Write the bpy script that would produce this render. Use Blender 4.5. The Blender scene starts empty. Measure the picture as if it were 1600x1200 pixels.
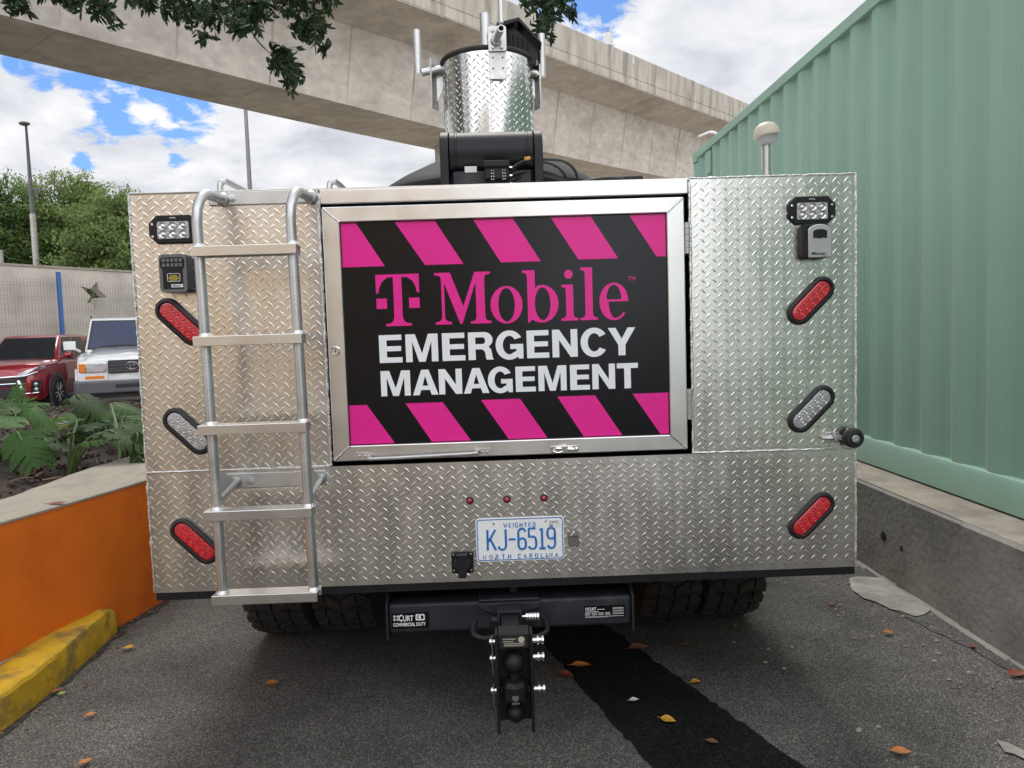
import bpy, bmesh, math, random
import numpy as np
from mathutils import Vector, Matrix, Euler
from mathutils.geometry import tessellate_polygon
random.seed(7); RNG = np.random.default_rng(7)
R = math.radians; PI = math.pi
SC = bpy.context.scene; COL = SC.collection

# ------------------------------------------------------------------ camera
F_PX = 1187.77; CAM = Vector((-0.0149, -2.5912, 1.4074)); YAW, PITCH, ROLL = 0.0189, -0.0704, -0.0319
_cy, _sy, _cp, _sp = math.cos(YAW), math.sin(YAW), math.cos(PITCH), math.sin(PITCH)
FWD = Vector((_sy*_cp, _cy*_cp, _sp)); _r = Vector((_cy, -_sy, 0)); _u = _r.cross(FWD)
_c, _s = math.cos(ROLL), math.sin(ROLL)
RGT = _r*_c + _u*_s; UPV = -_r*_s + _u*_c
cam = bpy.data.objects.new('camera', bpy.data.cameras.new('camera')); COL.objects.link(cam)
cam.matrix_world = Matrix(((RGT.x, UPV.x, -FWD.x, CAM.x), (RGT.y, UPV.y, -FWD.y, CAM.y), (RGT.z, UPV.z, -FWD.z, CAM.z), (0, 0, 0, 1)))
cam.data.sensor_width = 36; cam.data.lens = F_PX*36/1600; cam.data.clip_end = 3000; cam.data.clip_start = 0.05
SC.camera = cam
def ray(px, py): return FWD + RGT*((px-800)/F_PX) - UPV*((py-600)/F_PX)
def onY(px, py, y=0.0):
    d = ray(px, py); return CAM + d*((y-CAM.y)/d.y)
def onZ(px, py, z=0.0):
    d = ray(px, py); return CAM + d*((z-CAM.z)/d.z)
def onX(px, py, x):
    d = ray(px, py); return CAM + d*((x-CAM.x)/d.x)
def at(px, py, dep): return CAM + ray(px, py)*dep

# ------------------------------------------------------------------ sky, sun, exposure
SUN_EL, SUN_AZ = 60, -10         # a veiled sun, high on the left beyond the truck
SKY_STR, CLOUD_STR, SUN_STR = 0.065, 0.42, 1.0
world = bpy.data.worlds.new('World'); SC.world = world; world.use_nodes = True
nt = world.node_tree; nt.nodes.clear(); N = nt.nodes.new; Lk = nt.links.new
out = N('ShaderNodeOutputWorld'); sky = N('ShaderNodeTexSky'); sky.sky_type = 'NISHITA'; sky.sun_disc = False
sky.sun_elevation = R(SUN_EL); sky.sun_rotation = R(SUN_AZ); sky.air_density = 1.0; sky.dust_density = 0.6; sky.ozone_density = 2.0
bg1 = N('ShaderNodeBackground'); bg1.inputs[1].default_value = SKY_STR; tint = N('ShaderNodeVectorMath'); tint.operation = 'MULTIPLY'; Lk(sky.outputs[0], tint.inputs[0]); tint.inputs[1].default_value = (.46, .65, .90); Lk(tint.outputs[0], bg1.inputs[0])   # deeper tropical blue
bg2 = N('ShaderNodeBackground'); bg2.inputs[1].default_value = CLOUD_STR
tc = N('ShaderNodeTexCoord'); sep = N('ShaderNodeSeparateXYZ'); Lk(tc.outputs['Generated'], sep.inputs[0])
def mth(op, a, b=None, clamp=False):
    n = N('ShaderNodeMath'); n.operation = op; n.use_clamp = clamp
    for i, v in enumerate((a, b)):
        if v is None: continue
        if isinstance(v, (int, float)): n.inputs[i].default_value = v
        else: Lk(v, n.inputs[i])
    return n.outputs[0]
zz = mth('ADD', mth('ABSOLUTE', sep.outputs[2]), 0.22)
cmb = N('ShaderNodeCombineXYZ'); Lk(mth('DIVIDE', sep.outputs[0], zz), cmb.inputs[0]); Lk(mth('DIVIDE', sep.outputs[1], zz), cmb.inputs[1])
def noise(vec, scale, detail, rough=0.55, dist=0.0):
    n = N('ShaderNodeTexNoise'); n.inputs['Scale'].default_value = scale; n.inputs['Detail'].default_value = detail
    n.inputs['Roughness'].default_value = rough; n.inputs['Distortion'].default_value = dist; Lk(vec, n.inputs['Vector']); return n.outputs[0]
nbig = noise(cmb.outputs[0], 2.1, 9, 0.6, 0.25); nfine = noise(cmb.outputs[0], 7.0, 9, 0.62, 0.2); nsh = noise(cmb.outputs[0], 3.4, 8, 0.55, 0.4); nedge = noise(cmb.outputs[0], 11.0, 9, 0.62, 0.5)
gap = None                       # openings in the cloud where the blue shows: (direction, radius)
for px, py, rad in ((48, 100, .024), (20, 95, .014), (235, 140, .026), (262, 150, .026), (285, 172, .030), (282, 205, .022), (290, 150, .024), (172, 180, .028), (180, 160, .020), (135, 122, .026), (200, 130, .022), (925, -6, .050), (905, 8, .022), (945, 28, .012), (272, 243, .012), (128, 252, .012)):
    d = ray(px, py).normalized()
    dt = N('ShaderNodeVectorMath'); dt.operation = 'DISTANCE'; Lk(tc.outputs['Generated'], dt.inputs[0]); dt.inputs[1].default_value = d
    v = mth('SUBTRACT', 1.0, mth('DIVIDE', dt.outputs['Value'], rad*.86))
    gap = v if gap is None else mth('MAXIMUM', gap, v)
cov = mth('SUBTRACT', mth('ADD', mth('MULTIPLY', mth('SUBTRACT', nfine, 0.5), 3.0), mth('MULTIPLY', mth('SUBTRACT', nedge, 0.5), 4.0)), gap)          # > 0 cloud
cov = mth('ADD', mth('MULTIPLY', cov, 1.5), 0.60, True)
el_gen = mth('MULTIPLY', mth('SUBTRACT', nbig, 0.34), 7.0, True)                        # other gaps, away from the view
front = mth('GREATER_THAN', sep.outputs[1], 0.25)
cov2 = mth('MAXIMUM', mth('MULTIPLY', el_gen, 1.0), front)
cover = mth('MULTIPLY', cov, cov2, True)
ramp = N('ShaderNodeValToRGB'); Lk(mth('ADD', mth('MULTIPLY', nsh, .75), mth('MULTIPLY', nfine, .25)), ramp.inputs[0])
ramp.color_ramp.elements[0].position = .34; ramp.color_ramp.elements[0].color = (.58, .61, .67, 1)
ramp.color_ramp.elements[1].position = .60; ramp.color_ramp.elements[1].color = (.98, .98, 1.0, 1)
e = ramp.color_ramp.elements.new(.46); e.color = (.76, .78, .83, 1)
Lk(ramp.outputs[0], bg2.inputs[0])
back_boost = mth('ADD', 1.0, mth('MULTIPLY', mth('MULTIPLY', mth('SUBTRACT', 0.15, sep.outputs[1]), 1.1, True), 2.1))   # cloud behind the camera boosted as added fill for surfaces facing it
Lk(mth('MULTIPLY', back_boost, CLOUD_STR), bg2.inputs[1])
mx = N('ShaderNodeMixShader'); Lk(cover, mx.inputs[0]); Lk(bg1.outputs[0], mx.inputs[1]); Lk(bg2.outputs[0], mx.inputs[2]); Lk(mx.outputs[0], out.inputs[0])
sun = bpy.data.objects.new('sun', bpy.data.lights.new('sun', 'SUN')); COL.objects.link(sun)
sun.data.energy = SUN_STR; sun.data.angle = R(28.0); sun.data.color = (1.0, .95, .87)
_sd = Vector((math.sin(R(SUN_AZ))*math.cos(R(SUN_EL)), math.cos(R(SUN_AZ))*math.cos(R(SUN_EL)), math.sin(R(SUN_EL))))
sun.rotation_euler = _sd.to_track_quat('Z', 'Y').to_euler(); sun.location = _sd*60
SC.view_settings.view_transform = 'Standard'; SC.view_settings.look = 'None'; SC.view_settings.exposure = 1.3; SC.view_settings.gamma = 1.0
SC.render.engine = 'CYCLES'; SC.cycles.max_bounces = 6; SC.cycles.use_denoising = True

# ------------------------------------------------------------------ materials
def mat(name, col, rough=.5, metal=0., var=.12, vscale=6., bump=0., bscale=80., spec=.5, coat=0., col2=None, c2scale=3., c2pos=(.5, .65), trans=0., alpha=1., streak=None, aniso=0., rvar=0., emit=None, detail=6):
    m = bpy.data.materials.new(name); m.use_nodes = True; t = m.node_tree; b = t.nodes['Principled BSDF']
    def nd(k): return t.nodes.new(k)
    tcn = nd('ShaderNodeTexCoord'); vec = tcn.outputs['Object']
    if streak:
        mp = nd('ShaderNodeMapping'); mp.inputs['Scale'].default_value = streak; t.links.new(vec, mp.inputs[0]); svec = mp.outputs[0]
    else: svec = vec
    nz = nd('ShaderNodeTexNoise'); nz.inputs['Scale'].default_value = vscale; nz.inputs['Detail'].default_value = detail; t.links.new(svec, nz.inputs['Vector'])
    mr = nd('ShaderNodeMapRange'); mr.inputs['From Min'].default_value = .25; mr.inputs['From Max'].default_value = .75
    mr.inputs['To Min'].default_value = 1-var; mr.inputs['To Max'].default_value = 1+var; t.links.new(nz.outputs[0], mr.inputs['Value'])
    vm = nd('ShaderNodeVectorMath'); vm.operation = 'SCALE'; t.links.new(mr.outputs[0], vm.inputs['Scale'])
    if col2 is None: vm.inputs[0].default_value = col[:3]
    else:
        n2 = nd('ShaderNodeTexNoise'); n2.inputs['Scale'].default_value = c2scale; n2.inputs['Detail'].default_value = 8; n2.inputs['Roughness'].default_value = .65
        t.links.new(svec, n2.inputs['Vector'])
        r2 = nd('ShaderNodeMapRange'); r2.inputs['From Min'].default_value = c2pos[0]; r2.inputs['From Max'].default_value = c2pos[1]; t.links.new(n2.outputs[0], r2.inputs['Value'])
        mxn = nd('ShaderNodeMix'); mxn.data_type = 'RGBA'; mxn.inputs['A'].default_value = (*col[:3], 1); mxn.inputs['B'].default_value = (*col2[:3], 1)
        t.links.new(r2.outputs[0], mxn.inputs['Factor']); t.links.new(mxn.outputs['Result'], vm.inputs[0])
    t.links.new(vm.outputs[0], b.inputs['Base Color'])
    b.inputs['Roughness'].default_value = rough; b.inputs['Metallic'].default_value = metal; b.inputs['Specular IOR Level'].default_value = spec
    b.inputs['Coat Weight'].default_value = coat; b.inputs['Coat Roughness'].default_value = .06
    if rvar:
        m3 = nd('ShaderNodeMapRange'); m3.inputs['From Min'].default_value = .3; m3.inputs['From Max'].default_value = .7
        m3.inputs['To Min'].default_value = rough-rvar; m3.inputs['To Max'].default_value = rough+rvar; t.links.new(nz.outputs[0], m3.inputs['Value']); t.links.new(m3.outputs[0], b.inputs['Roughness'])
    if trans: b.inputs['Transmission Weight'].default_value = trans
    if alpha < 1: b.inputs['Alpha'].default_value = alpha
    if emit: b.inputs['Emission Color'].default_value = (*emit[:3], 1); b.inputs['Emission Strength'].default_value = emit[3]
    if bump:
        nb = nd('ShaderNodeTexNoise'); nb.inputs['Scale'].default_value = bscale; nb.inputs['Detail'].default_value = 5; t.links.new(svec, nb.inputs['Vector'])
        bp = nd('ShaderNodeBump'); bp.inputs['Strength'].default_value = min(1, bump); bp.inputs['Distance'].default_value = .02*max(1, bump) if bscale < 30 else .004*max(1, bump)
        t.links.new(nb.outputs[0], bp.inputs['Height']); t.links.new(bp.outputs[0], b.inputs['Normal'])
    return m
def leafmat(name, col, var=.35, rough=.45, transl=.35, spec=.4, warm=None):
    m = bpy.data.materials.new(name); m.use_nodes = True; t = m.node_tree; b = t.nodes['Principled BSDF']; o = t.nodes['Material Output']
    at_ = t.nodes.new('ShaderNodeAttribute'); at_.attribute_name = 'tint'
    mxn = t.nodes.new('ShaderNodeMix'); mxn.data_type = 'RGBA'
    mxn.inputs['A'].default_value = (*[c*(1-var) for c in col], 1)
    w = warm or [min(1, c*(1+var)) for c in col]; mxn.inputs['B'].default_value = (*w, 1)
    t.links.new(at_.outputs['Fac'], mxn.inputs['Factor']); t.links.new(mxn.outputs['Result'], b.inputs['Base Color'])
    b.inputs['Roughness'].default_value = rough; b.inputs['Specular IOR Level'].default_value = spec
    tr = t.nodes.new('ShaderNodeBsdfTranslucent'); t.links.new(mxn.outputs['Result'], tr.inputs[0])
    ms = t.nodes.new('ShaderNodeMixShader'); ms.inputs[0].default_value = transl
    t.links.new(b.outputs[0], ms.inputs[1]); t.links.new(tr.outputs[0], ms.inputs[2]); t.links.new(ms.outputs[0], o.inputs[0])
    return m
M = {}
ALU = (.78, .755, .715)
M['plate'] = mat('diamond_plate', ALU, .27, 1., .08, 5., .10, 2.2, rvar=.06, col2=(.68, .66, .625), c2scale=1.3, c2pos=(.46, .74), streak=(2.2, 1, .8))
M['drumplate'] = mat('drum_plate', (.66, .65, .62), .17, 1., .06, 8., .04, 3.)
M['alu'] = mat('brushed_aluminium', (.74, .73, .705), .31, 1., .06, 9., .03, 260., rvar=.04)
M['alutube'] = mat('aluminium_tube', (.56, .56, .55), .44, 1., .12, 14., .05, 120., rvar=.06)
M['weld'] = mat('weld_bead', (.74, .73, .71), .30, 1., .25, 90., .9, 160.)
M['steel'] = mat('bright_steel', (.78, .77, .75), .16, 1., .08, 40.)
M['galv'] = mat('galvanised', (.55, .55, .54), .42, 1., .15, 30., .1, 150.)
M['blackmetal'] = mat('black_powder_coat', (.010, .0105, .012), .45, 0., .2, 30., .2, 400., spec=.3)
M['hitch'] = mat('dark_grey_coat', (.022, .024, .029), .48, 0., .3, 12., .15, 200., spec=.3, col2=(.04, .04, .04), c2scale=6, c2pos=(.55, .75))
M['blackplastic'] = mat('black_plastic', (.012, .0125, .014), .5, 0., .15, 40., .15, 500., spec=.3)
M['greyplastic'] = mat('grey_plastic', (.13, .13, .13), .45, 0., .1, 40., .1, 500.)
M['silver'] = mat('silver_paint', (.50, .50, .50), .35, .6, .06, 40.)
M['rubber'] = mat('tyre_rubber', (.030, .029, .028), .75, 0., .3, 20., .4, 150., col2=(.045, .042, .038), c2scale=9, c2pos=(.45, .8))
M['bezel'] = mat('black_rubber_bezel', (.012, .012, .013), .5, 0., .2, 30., .1, 200.)
M['red'] = mat('red_lens', (.55, .006, .018), .12, 0., .2, 60., 1., 150., spec=.6, coat=1.)
M['redled'] = mat('red_led', (.62, .015, .03), .22, 0., .2, 120., coat=1.)
M['clear'] = mat('clear_lens', (.42, .42, .43), .14, .45, .25, 60., 1., 180., coat=1.)
M['led'] = mat('led_reflector', (.62, .62, .61), .24, .8, .2, 120.)
M['signblack'] = mat('sign_black', (.006, .006, .008), .20, 0., .2, 8., .06, 350., spec=.28)
M['magenta'] = mat('sign_magenta', (.80, .022, .29), .30, 0., .04, 6., spec=.3)
M['signwhite'] = mat('sign_white', (.84, .86, .88), .35, 0., .03, 6.)
M['platewhite'] = mat('licence_white', (.86, .87, .88), .38, 0., .04, 40.)
M['plateblue'] = mat('licence_blue', (.008, .16, .50), .4, 0., .1, 80.)
M['ink'] = mat('black_ink', (.02, .02, .02), .5, 0., .1, 80.)
M['white'] = mat('white_print', (.75, .75, .74), .5, 0., .08, 80.)
M['yellowprint'] = mat('yellow_print', (.55, .42, .05), .5, 0., .2, 200.)
M['dome'] = mat('cream_plastic', (.52, .48, .38), .42, 0., .06, 12.)
M['greybase'] = mat('grey_base', (.40, .41, .42), .45, 0., .06, 12.)
M['dish'] = mat('dark_grey_dish', (.030, .031, .034), .55, 0., .15, 6., spec=.15)
M['drumblack'] = mat('satin_black_roll', (.010, .010, .013), .42, 0., .15, 6., spec=.3)
M['cable'] = mat('black_cable', (.012, .012, .012), .45, 0., .1, 30.)
M['brass'] = mat('orange_cable_tag', (.55, .30, .06), .4, .3, .1, 30.)
M['greenpaint'] = mat('container_green', (.295, .49, .388), .50, 0., .10, .9, .05, 14., spec=.35, col2=(.335, .455, .395), c2scale=.8, c2pos=(.35, .7), streak=(1, 1, .35))
M['concrete_via'] = mat('viaduct_concrete', (.56, .515, .45), .85, 0., .16, 2.4, .3, 18., col2=(.40, .365, .315), c2scale=.55, c2pos=(.44, .68), streak=(1, 1, 1.8))
M['concrete_par'] = mat('parapet_concrete', (.46, .42, .35), .88, 0., .22, 2.2, .25, 18., col2=(.22, .205, .185), c2scale=1.6, c2pos=(.46, .70), streak=(1.4, 1.4, .18))
M['concrete_wall'] = mat('retaining_concrete', (.275, .262, .24), .85, 0., .20, 3., .35, 26., col2=(.17, .163, .152), c2scale=2.2, c2pos=(.42, .68))
M['concrete_slab'] = mat('slab_concrete', (.33, .29, .245), .9, 0., .2, 5., .4, 40., col2=(.19, .17, .15), c2scale=4, c2pos=(.45, .7))
M['concrete_back'] = mat('yard_wall_concrete', (.56, .51, .435), .88, 0., .12, 1.5, .2, 20., col2=(.43, .395, .34), c2scale=1.2, c2pos=(.45, .7))
M['cap'] = mat('planter_cap', (.36, .325, .265), .85, 0., .2, 5., .5, 40., col2=(.20, .178, .145), c2scale=5., c2pos=(.47, .68), streak=(1, .45, 1))
M['orange'] = mat('orange_paint', (.80, .185, .016), .55, 0., .10, 3., .30, 60., col2=(.56, .10, .010), c2scale=2.5, c2pos=(.5, .78), spec=.3)
M['yellow'] = mat('worn_yellow_paint', (.56, .35, .022), .75, 0., .2, 10., .7, 60., col2=(.13, .105, .06), c2scale=6., c2pos=(.46, .64), spec=.25)
M['kerbgrey'] = mat('kerb_grey', (.30, .28, .25), .9, 0., .2, 10., .5, 60.)
M['soil'] = mat('dark_soil', (.035, .026, .020), .95, 0., .5, 12., 1., 25.)
M['stone'] = mat('lava_gravel', (.055, .042, .035), .9, 0., .6, 9., .6, 120., col2=(.12, .07, .05), c2scale=14, c2pos=(.5, .7))
M['bark'] = mat('bark', (.16, .125, .095), .9, 0., .3, 12., .8, 40.)
M['debris'] = mat('dry_stalks', (.19, .125, .08), .85, 0., .35, 10.)
M['beige'] = mat('beige_render', (.88, .70, .51), .85, 0., .08, 1.2, .1, 30.)
M['winframe'] = mat('window_frame', (.30, .29, .27), .5, 0., .08, 5.)
M['glass'] = mat('dark_glass', (.02, .024, .03), .06, 0., .1, 2., spec=.7)
M['lampgrey'] = mat('lamp_post_grey', (.20, .20, .20), .55, .3, .15, 5.)
M['lampwhite'] = mat('lamp_post_white', (.64, .61, .57), .6, 0., .12, 3.)
M['bluepost'] = mat('blue_post', (.035, .135, .36), .5, 0., .08, 4.)
M['mesh_wire'] = mat('fence_wire', (.22, .22, .21), .5, .4, .1, 9.)
M['bare'] = mat('white_box', (.62, .62, .60), .6, 0., .08, 4.)

M['dirt'] = mat('dark_dirt', (.028, .024, .020), .95, 0., .5, 30., .8, 60., col2=(.07, .06, .05), c2scale=25, c2pos=(.5, .65))
M['rimsilver'] = mat('rim_silver', (.62, .62, .63), .3, .2, .05, 10.)
def asphalt(name, lo, hi, fleck=.0, scale=260.):
    m = bpy.data.materials.new(name); m.use_nodes = True; t = m.node_tree; b = t.nodes['Principled BSDF']
    nd = t.nodes.new; L = t.links.new
    tcn = nd('ShaderNodeTexCoord'); v = tcn.outputs['Object']
    vo = nd('ShaderNodeTexVoronoi'); vo.inputs['Scale'].default_value = scale; L(v, vo.inputs['Vector'])
    wn = nd('ShaderNodeTexWhiteNoise'); L(vo.outputs['Position'], wn.inputs['Vector'])
    rp = nd('ShaderNodeValToRGB'); L(wn.outputs['Value'], rp.inputs[0])
    rp.color_ramp.elements[0].color = (*lo, 1); rp.color_ramp.elements[1].color = (*hi, 1); rp.color_ramp.elements[0].position = .2; rp.color_ramp.elements[1].position = .97
    mid = rp.color_ramp.elements.new(.78); mid.color = (*[a*.62+c*.38 for a, c in zip(lo, hi)], 1)
    big = nd('ShaderNodeTexNoise'); big.inputs['Scale'].default_value = 1.7; big.inputs['Detail'].default_value = 9; big.inputs['Roughness'].default_value = .65; L(v, big.inputs['Vector'])
    mr = nd('ShaderNodeMapRange'); mr.inputs['From Min'].default_value = .3; mr.inputs['From Max'].default_value = .7; mr.inputs['To Min'].default_value = .58; mr.inputs['To Max'].default_value = 1.36; L(big.outputs[0], mr.inputs['Value'])
    vm = nd('ShaderNodeVectorMath'); vm.operation = 'SCALE'; L(rp.outputs[0], vm.inputs[0]); L(mr.outputs[0], vm.inputs['Scale'])
    res = vm.outputs[0]
    if fleck:
        fn = nd('ShaderNodeTexNoise'); fn.inputs['Scale'].default_value = 17.; fn.inputs['Detail'].default_value = 4; fn.inputs['Roughness'].default_value = .7; L(v, fn.inputs['Vector'])
        fr = nd('ShaderNodeMapRange'); fr.inputs['From Min'].default_value = fleck; fr.inputs['From Max'].default_value = fleck+.012; L(fn.outputs[0], fr.inputs['Value'])
        mxn = nd('ShaderNodeMix'); mxn.data_type = 'RGBA'; L(fr.outputs[0], mxn.inputs['Factor']); L(res, mxn.inputs['A']); mxn.inputs['B'].default_value = (.27, .26, .245, 1); res = mxn.outputs['Result']
    L(res, b.inputs['Base Color']); b.inputs['Roughness'].default_value = .82; b.inputs['Specular IOR Level'].default_value = .28 if lo[0] > .02 else .12
    ad = nd('ShaderNodeMath'); ad.operation = 'ADD'; L(wn.outputs['Value'], ad.inputs[0]); L(vo.outputs['Distance'], ad.inputs[1])
    bp = nd('ShaderNodeBump'); bp.inputs['Strength'].default_value = .7; bp.inputs['Distance'].default_value = .003; L(ad.outputs[0], bp.inputs['Height']); L(bp.outputs[0], b.inputs['Normal'])
    return m
M['asphalt'] = asphalt('asphalt', (.054, .051, .046), (.265, .253, .232), .715)
M['asphalt_dark'] = asphalt('fresh_asphalt', (.0045, .0045, .0045), (.034, .034, .033), .775)
M['gutter'] = asphalt('gutter_asphalt', (.052, .051, .048), (.18, .175, .165), .655, 200.)
M['spill'] = mat('cement_spill', (.31, .295, .27), .9, 0., .2, 14., .5, 40., col2=(.20, .185, .165), c2scale=5, c2pos=(.45, .65))

# ------------------------------------------------------------------ mesh helpers
class MB:
    def __init__(s): s.v = []; s.f = []
    def add(s, vs, fs):
        n = len(s.v); s.v += [tuple(v) for v in vs]; s.f += [tuple(i+n for i in f) for f in fs]; return s
    def box(s, c, d, rot=None):
        x, y, z = (q/2 for q in d); P = [Vector((a*x, b*y, e*z)) for a in (-1, 1) for b in (-1, 1) for e in (-1, 1)]
        if rot is not None:
            mt = rot if isinstance(rot, Matrix) else Euler(rot).to_matrix(); P = [mt @ p for p in P]
        return s.add([p+Vector(c) for p in P], [(0, 1, 3, 2), (4, 6, 7, 5), (0, 4, 5, 1), (2, 3, 7, 6), (0, 2, 6, 4), (1, 5, 7, 3)])
    def bb(s, lo, hi): return s.box([(a+b)/2 for a, b in zip(lo, hi)], [b-a for a, b in zip(lo, hi)])
    def tube(s, pts, r, seg=10, cap=True):
        pts = [Vector(p) for p in pts]; n = len(pts); rs = r if isinstance(r, (list, tuple)) else [r]*n
        vs = []; fs = []; up = None
        for i, p in enumerate(pts):
            t = (pts[min(i+1, n-1)]-pts[max(i-1, 0)]).normalized()
            if up is None: up = t.orthogonal().normalized()
            up = (up - t*up.dot(t)).normalized(); w = t.cross(up)
            for k in range(seg):
                a = 2*PI*k/seg; vs.append(p + (up*math.cos(a)+w*math.sin(a))*rs[i])
        for i in range(n-1):
            for k in range(seg):
                k2 = (k+1) % seg; fs.append((i*seg+k, i*seg+k2, (i+1)*seg+k2, (i+1)*seg+k))
        if cap: fs.append(tuple(range(seg-1, -1, -1))); fs.append(tuple((n-1)*seg+k for k in range(seg)))
        return s.add(vs, fs)
    def cyl(s, a, b, r, seg=20): return s.tube([a, b], r, seg)
    def lathe(s, prof, o, axis=(0, 0, 1), seg=28, squash=None):
        ax = Vector(axis).normalized(); u = ax.orthogonal().normalized(); w = ax.cross(u); o = Vector(o); vs = []; fs = []
        for r, h in prof:
            for k in range(seg):
                a = 2*PI*k/seg; vs.append(o+ax*h+(u*math.cos(a)+w*math.sin(a))*max(r, 1e-5))
        for i in range(len(prof)-1):
            for k in range(seg):
                k2 = (k+1) % seg; fs.append((i*seg+k, i*seg+k2, (i+1)*seg+k2, (i+1)*seg+k))
        if prof[0][0] > 1e-4: fs.append(tuple(range(seg-1, -1, -1)))
        if prof[-1][0] > 1e-4: fs.append(tuple((len(prof)-1)*seg+k for k in range(seg)))
        return s.add(vs, fs)
    def sphere(s, c, r, seg=20, rings=12, sc=(1, 1, 1)):
        c = Vector(c); vs = [c+Vector((0, 0, r*sc[2]))]; fs = []
        for i in range(1, rings):
            th = PI*i/rings
            for k in range(seg):
                a = 2*PI*k/seg; vs.append(c+Vector((r*sc[0]*math.sin(th)*math.cos(a), r*sc[1]*math.sin(th)*math.sin(a), r*sc[2]*math.cos(th))))
        vs.append(c-Vector((0, 0, r*sc[2]))); L = len(vs)-1
        for k in range(seg): fs.append((0, 1+k, 1+(k+1) % seg)); fs.append((L, L-1-k, L-1-(k+1) % seg))
        for i in range(rings-2):
            for k in range(seg):
                a = 1+i*seg; fs.append((a+k, a+seg+k, a+seg+(k+1) % seg, a+(k+1) % seg))
        return s.add(vs, fs)
    def prism(s, poly, fn, d0, d1):
        """poly in 2D, fn(a,b,d) -> xyz"""
        n = len(poly); vs = [fn(a, b, d0) for a, b in poly]+[fn(a, b, d1) for a, b in poly]
        return s.add(vs, [tuple(range(n)), tuple(range(2*n-1, n-1, -1))]+[(i, i+n, (i+1) % n+n, (i+1) % n) for i in range(n)])
    def flat(s, loops, fn):
        """filled flat shape with holes"""
        L3 = [[Vector((a, b, 0)) for a, b in lp] for lp in loops]; tri = tessellate_polygon(L3)
        return s.add([fn(p.x, p.y) for lp in L3 for p in lp], [tuple(t) for t in tri])
    def build(s, name, m, parent=None, smooth=30, bevel=0, seg=2, label=None):
        me = bpy.data.meshes.new(name); me.from_pydata(s.v, [], s.f); me.validate(); 
        bm = bmesh.new(); bm.from_mesh(me); bmesh.ops.recalc_face_normals(bm, faces=bm.faces); bm.to_mesh(me); bm.free()
        o = bpy.data.objects.new(name, me); COL.objects.link(o); me.materials.append(m if not isinstance(m, str) else M[m])
        if smooth:
            for p in me.polygons: p.use_smooth = True
            me.set_sharp_from_angle(angle=R(smooth))
        if bevel:
            bv = o.modifiers.new('bevel', 'BEVEL'); bv.width = bevel; bv.segments = seg; bv.limit_method = 'ANGLE'; bv.angle_limit = R(40); bv.harden_normals = False
        if parent is not None: o.parent = parent
        if label: o['label'] = label
        return o
def tag(o, label=None, cat=None, group=None, kind=None):
    if label: o['label'] = label
    if cat: o['category'] = cat
    if group: o['group'] = group
    if kind: o['kind'] = kind
    return o
def thing(name, label, cat, loc=(0, 0, 0), rz=0., group=None):
    o = bpy.data.objects.new(name, None); COL.objects.link(o); o.location = loc; o.rotation_euler = (0, 0, rz); o.empty_display_size = .2
    return tag(o, label, cat, group)
def kids(o): return [c for c in bpy.data.objects if c.parent == o]
def dup(o, parent=None):
    c = o.copy(); COL.objects.link(c)
    if parent is not None: c.parent = parent
    for k in kids(o): dup(k, c)
    return c
def rrect(w, h, r, n=6, cx=0, cy=0):
    P = []
    for qx, qy, a0 in ((1, 1, 0), (-1, 1, 90), (-1, -1, 180), (1, -1, 270)):
        for i in range(n+1):
            a = R(a0+90*i/n); P.append((cx+qx*(w/2-r)+r*math.cos(a), cy+qy*(h/2-r)+r*math.sin(a)))
    return P
def stadium(L, w, n=10):
    P = []
    for sgn, a0 in ((1, -90), (-1, 90)):
        for i in range(n+1):
            a = R(a0+180*i/n); P.append((sgn*(L-w)/2+w/2*math.cos(a), w/2*math.sin(a)))
    return P
def arc(cx, cy, rx, ry, a0, a1, n=14): return [(cx+rx*math.cos(R(a0+(a1-a0)*i/n)), cy+ry*math.sin(R(a0+(a1-a0)*i/n))) for i in range(n+1)]
def back(d): return lambda a, b: (a, d, b)             # a drawing on a plane y = d, seen from the camera side
def backd(a, b, d): return (a, d, b)
def bez(pts, n=8):
    """Catmull-Rom through points"""
    P = [Vector(p) for p in pts]; out = []
    for i in range(len(P)-1):
        p0, p1, p2, p3 = P[max(i-1, 0)], P[i], P[i+1], P[min(i+2, len(P)-1)]
        for k in range(n):
            t = k/n; out.append(.5*((2*p1)+(p2-p0)*t+(2*p0-5*p1+4*p2-p3)*t*t+(3*p1-p0-3*p2+p3)*t**3))
    out.append(P[-1]); return out
def text_mb(mb, body, x, z, h, y, bold=0., shear=0., fn=None, width=None):
    """small lettering with the built-in typeface; cap height h, left end x, baseline z, on plane y"""
    cu = bpy.data.curves.new('t', 'FONT'); cu.body = body; cu.size = 1.; cu.offset = bold; cu.shear = shear; cu.resolution_u = 3
    ob = bpy.data.objects.new('t', cu); COL.objects.link(ob); dg = bpy.context.evaluated_depsgraph_get(); me = ob.evaluated_get(dg).to_mesh()
    vs = [v.co.copy() for v in me.vertices]; fs = [tuple(p.vertices) for p in me.polygons]
    ob.evaluated_get(dg).to_mesh_clear(); bpy.data.objects.remove(ob); bpy.data.curves.remove(cu)
    x0 = min(v.x for v in vs); x1 = max(v.x for v in vs); k = h/.70; kx = k if width is None else width/(x1-x0)
    fn = fn or back(y); mb.add([fn(x+(v.x-x0)*kx, z+v.y*k) for v in vs], fs)
    return x+(x1-x0)*kx
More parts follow.
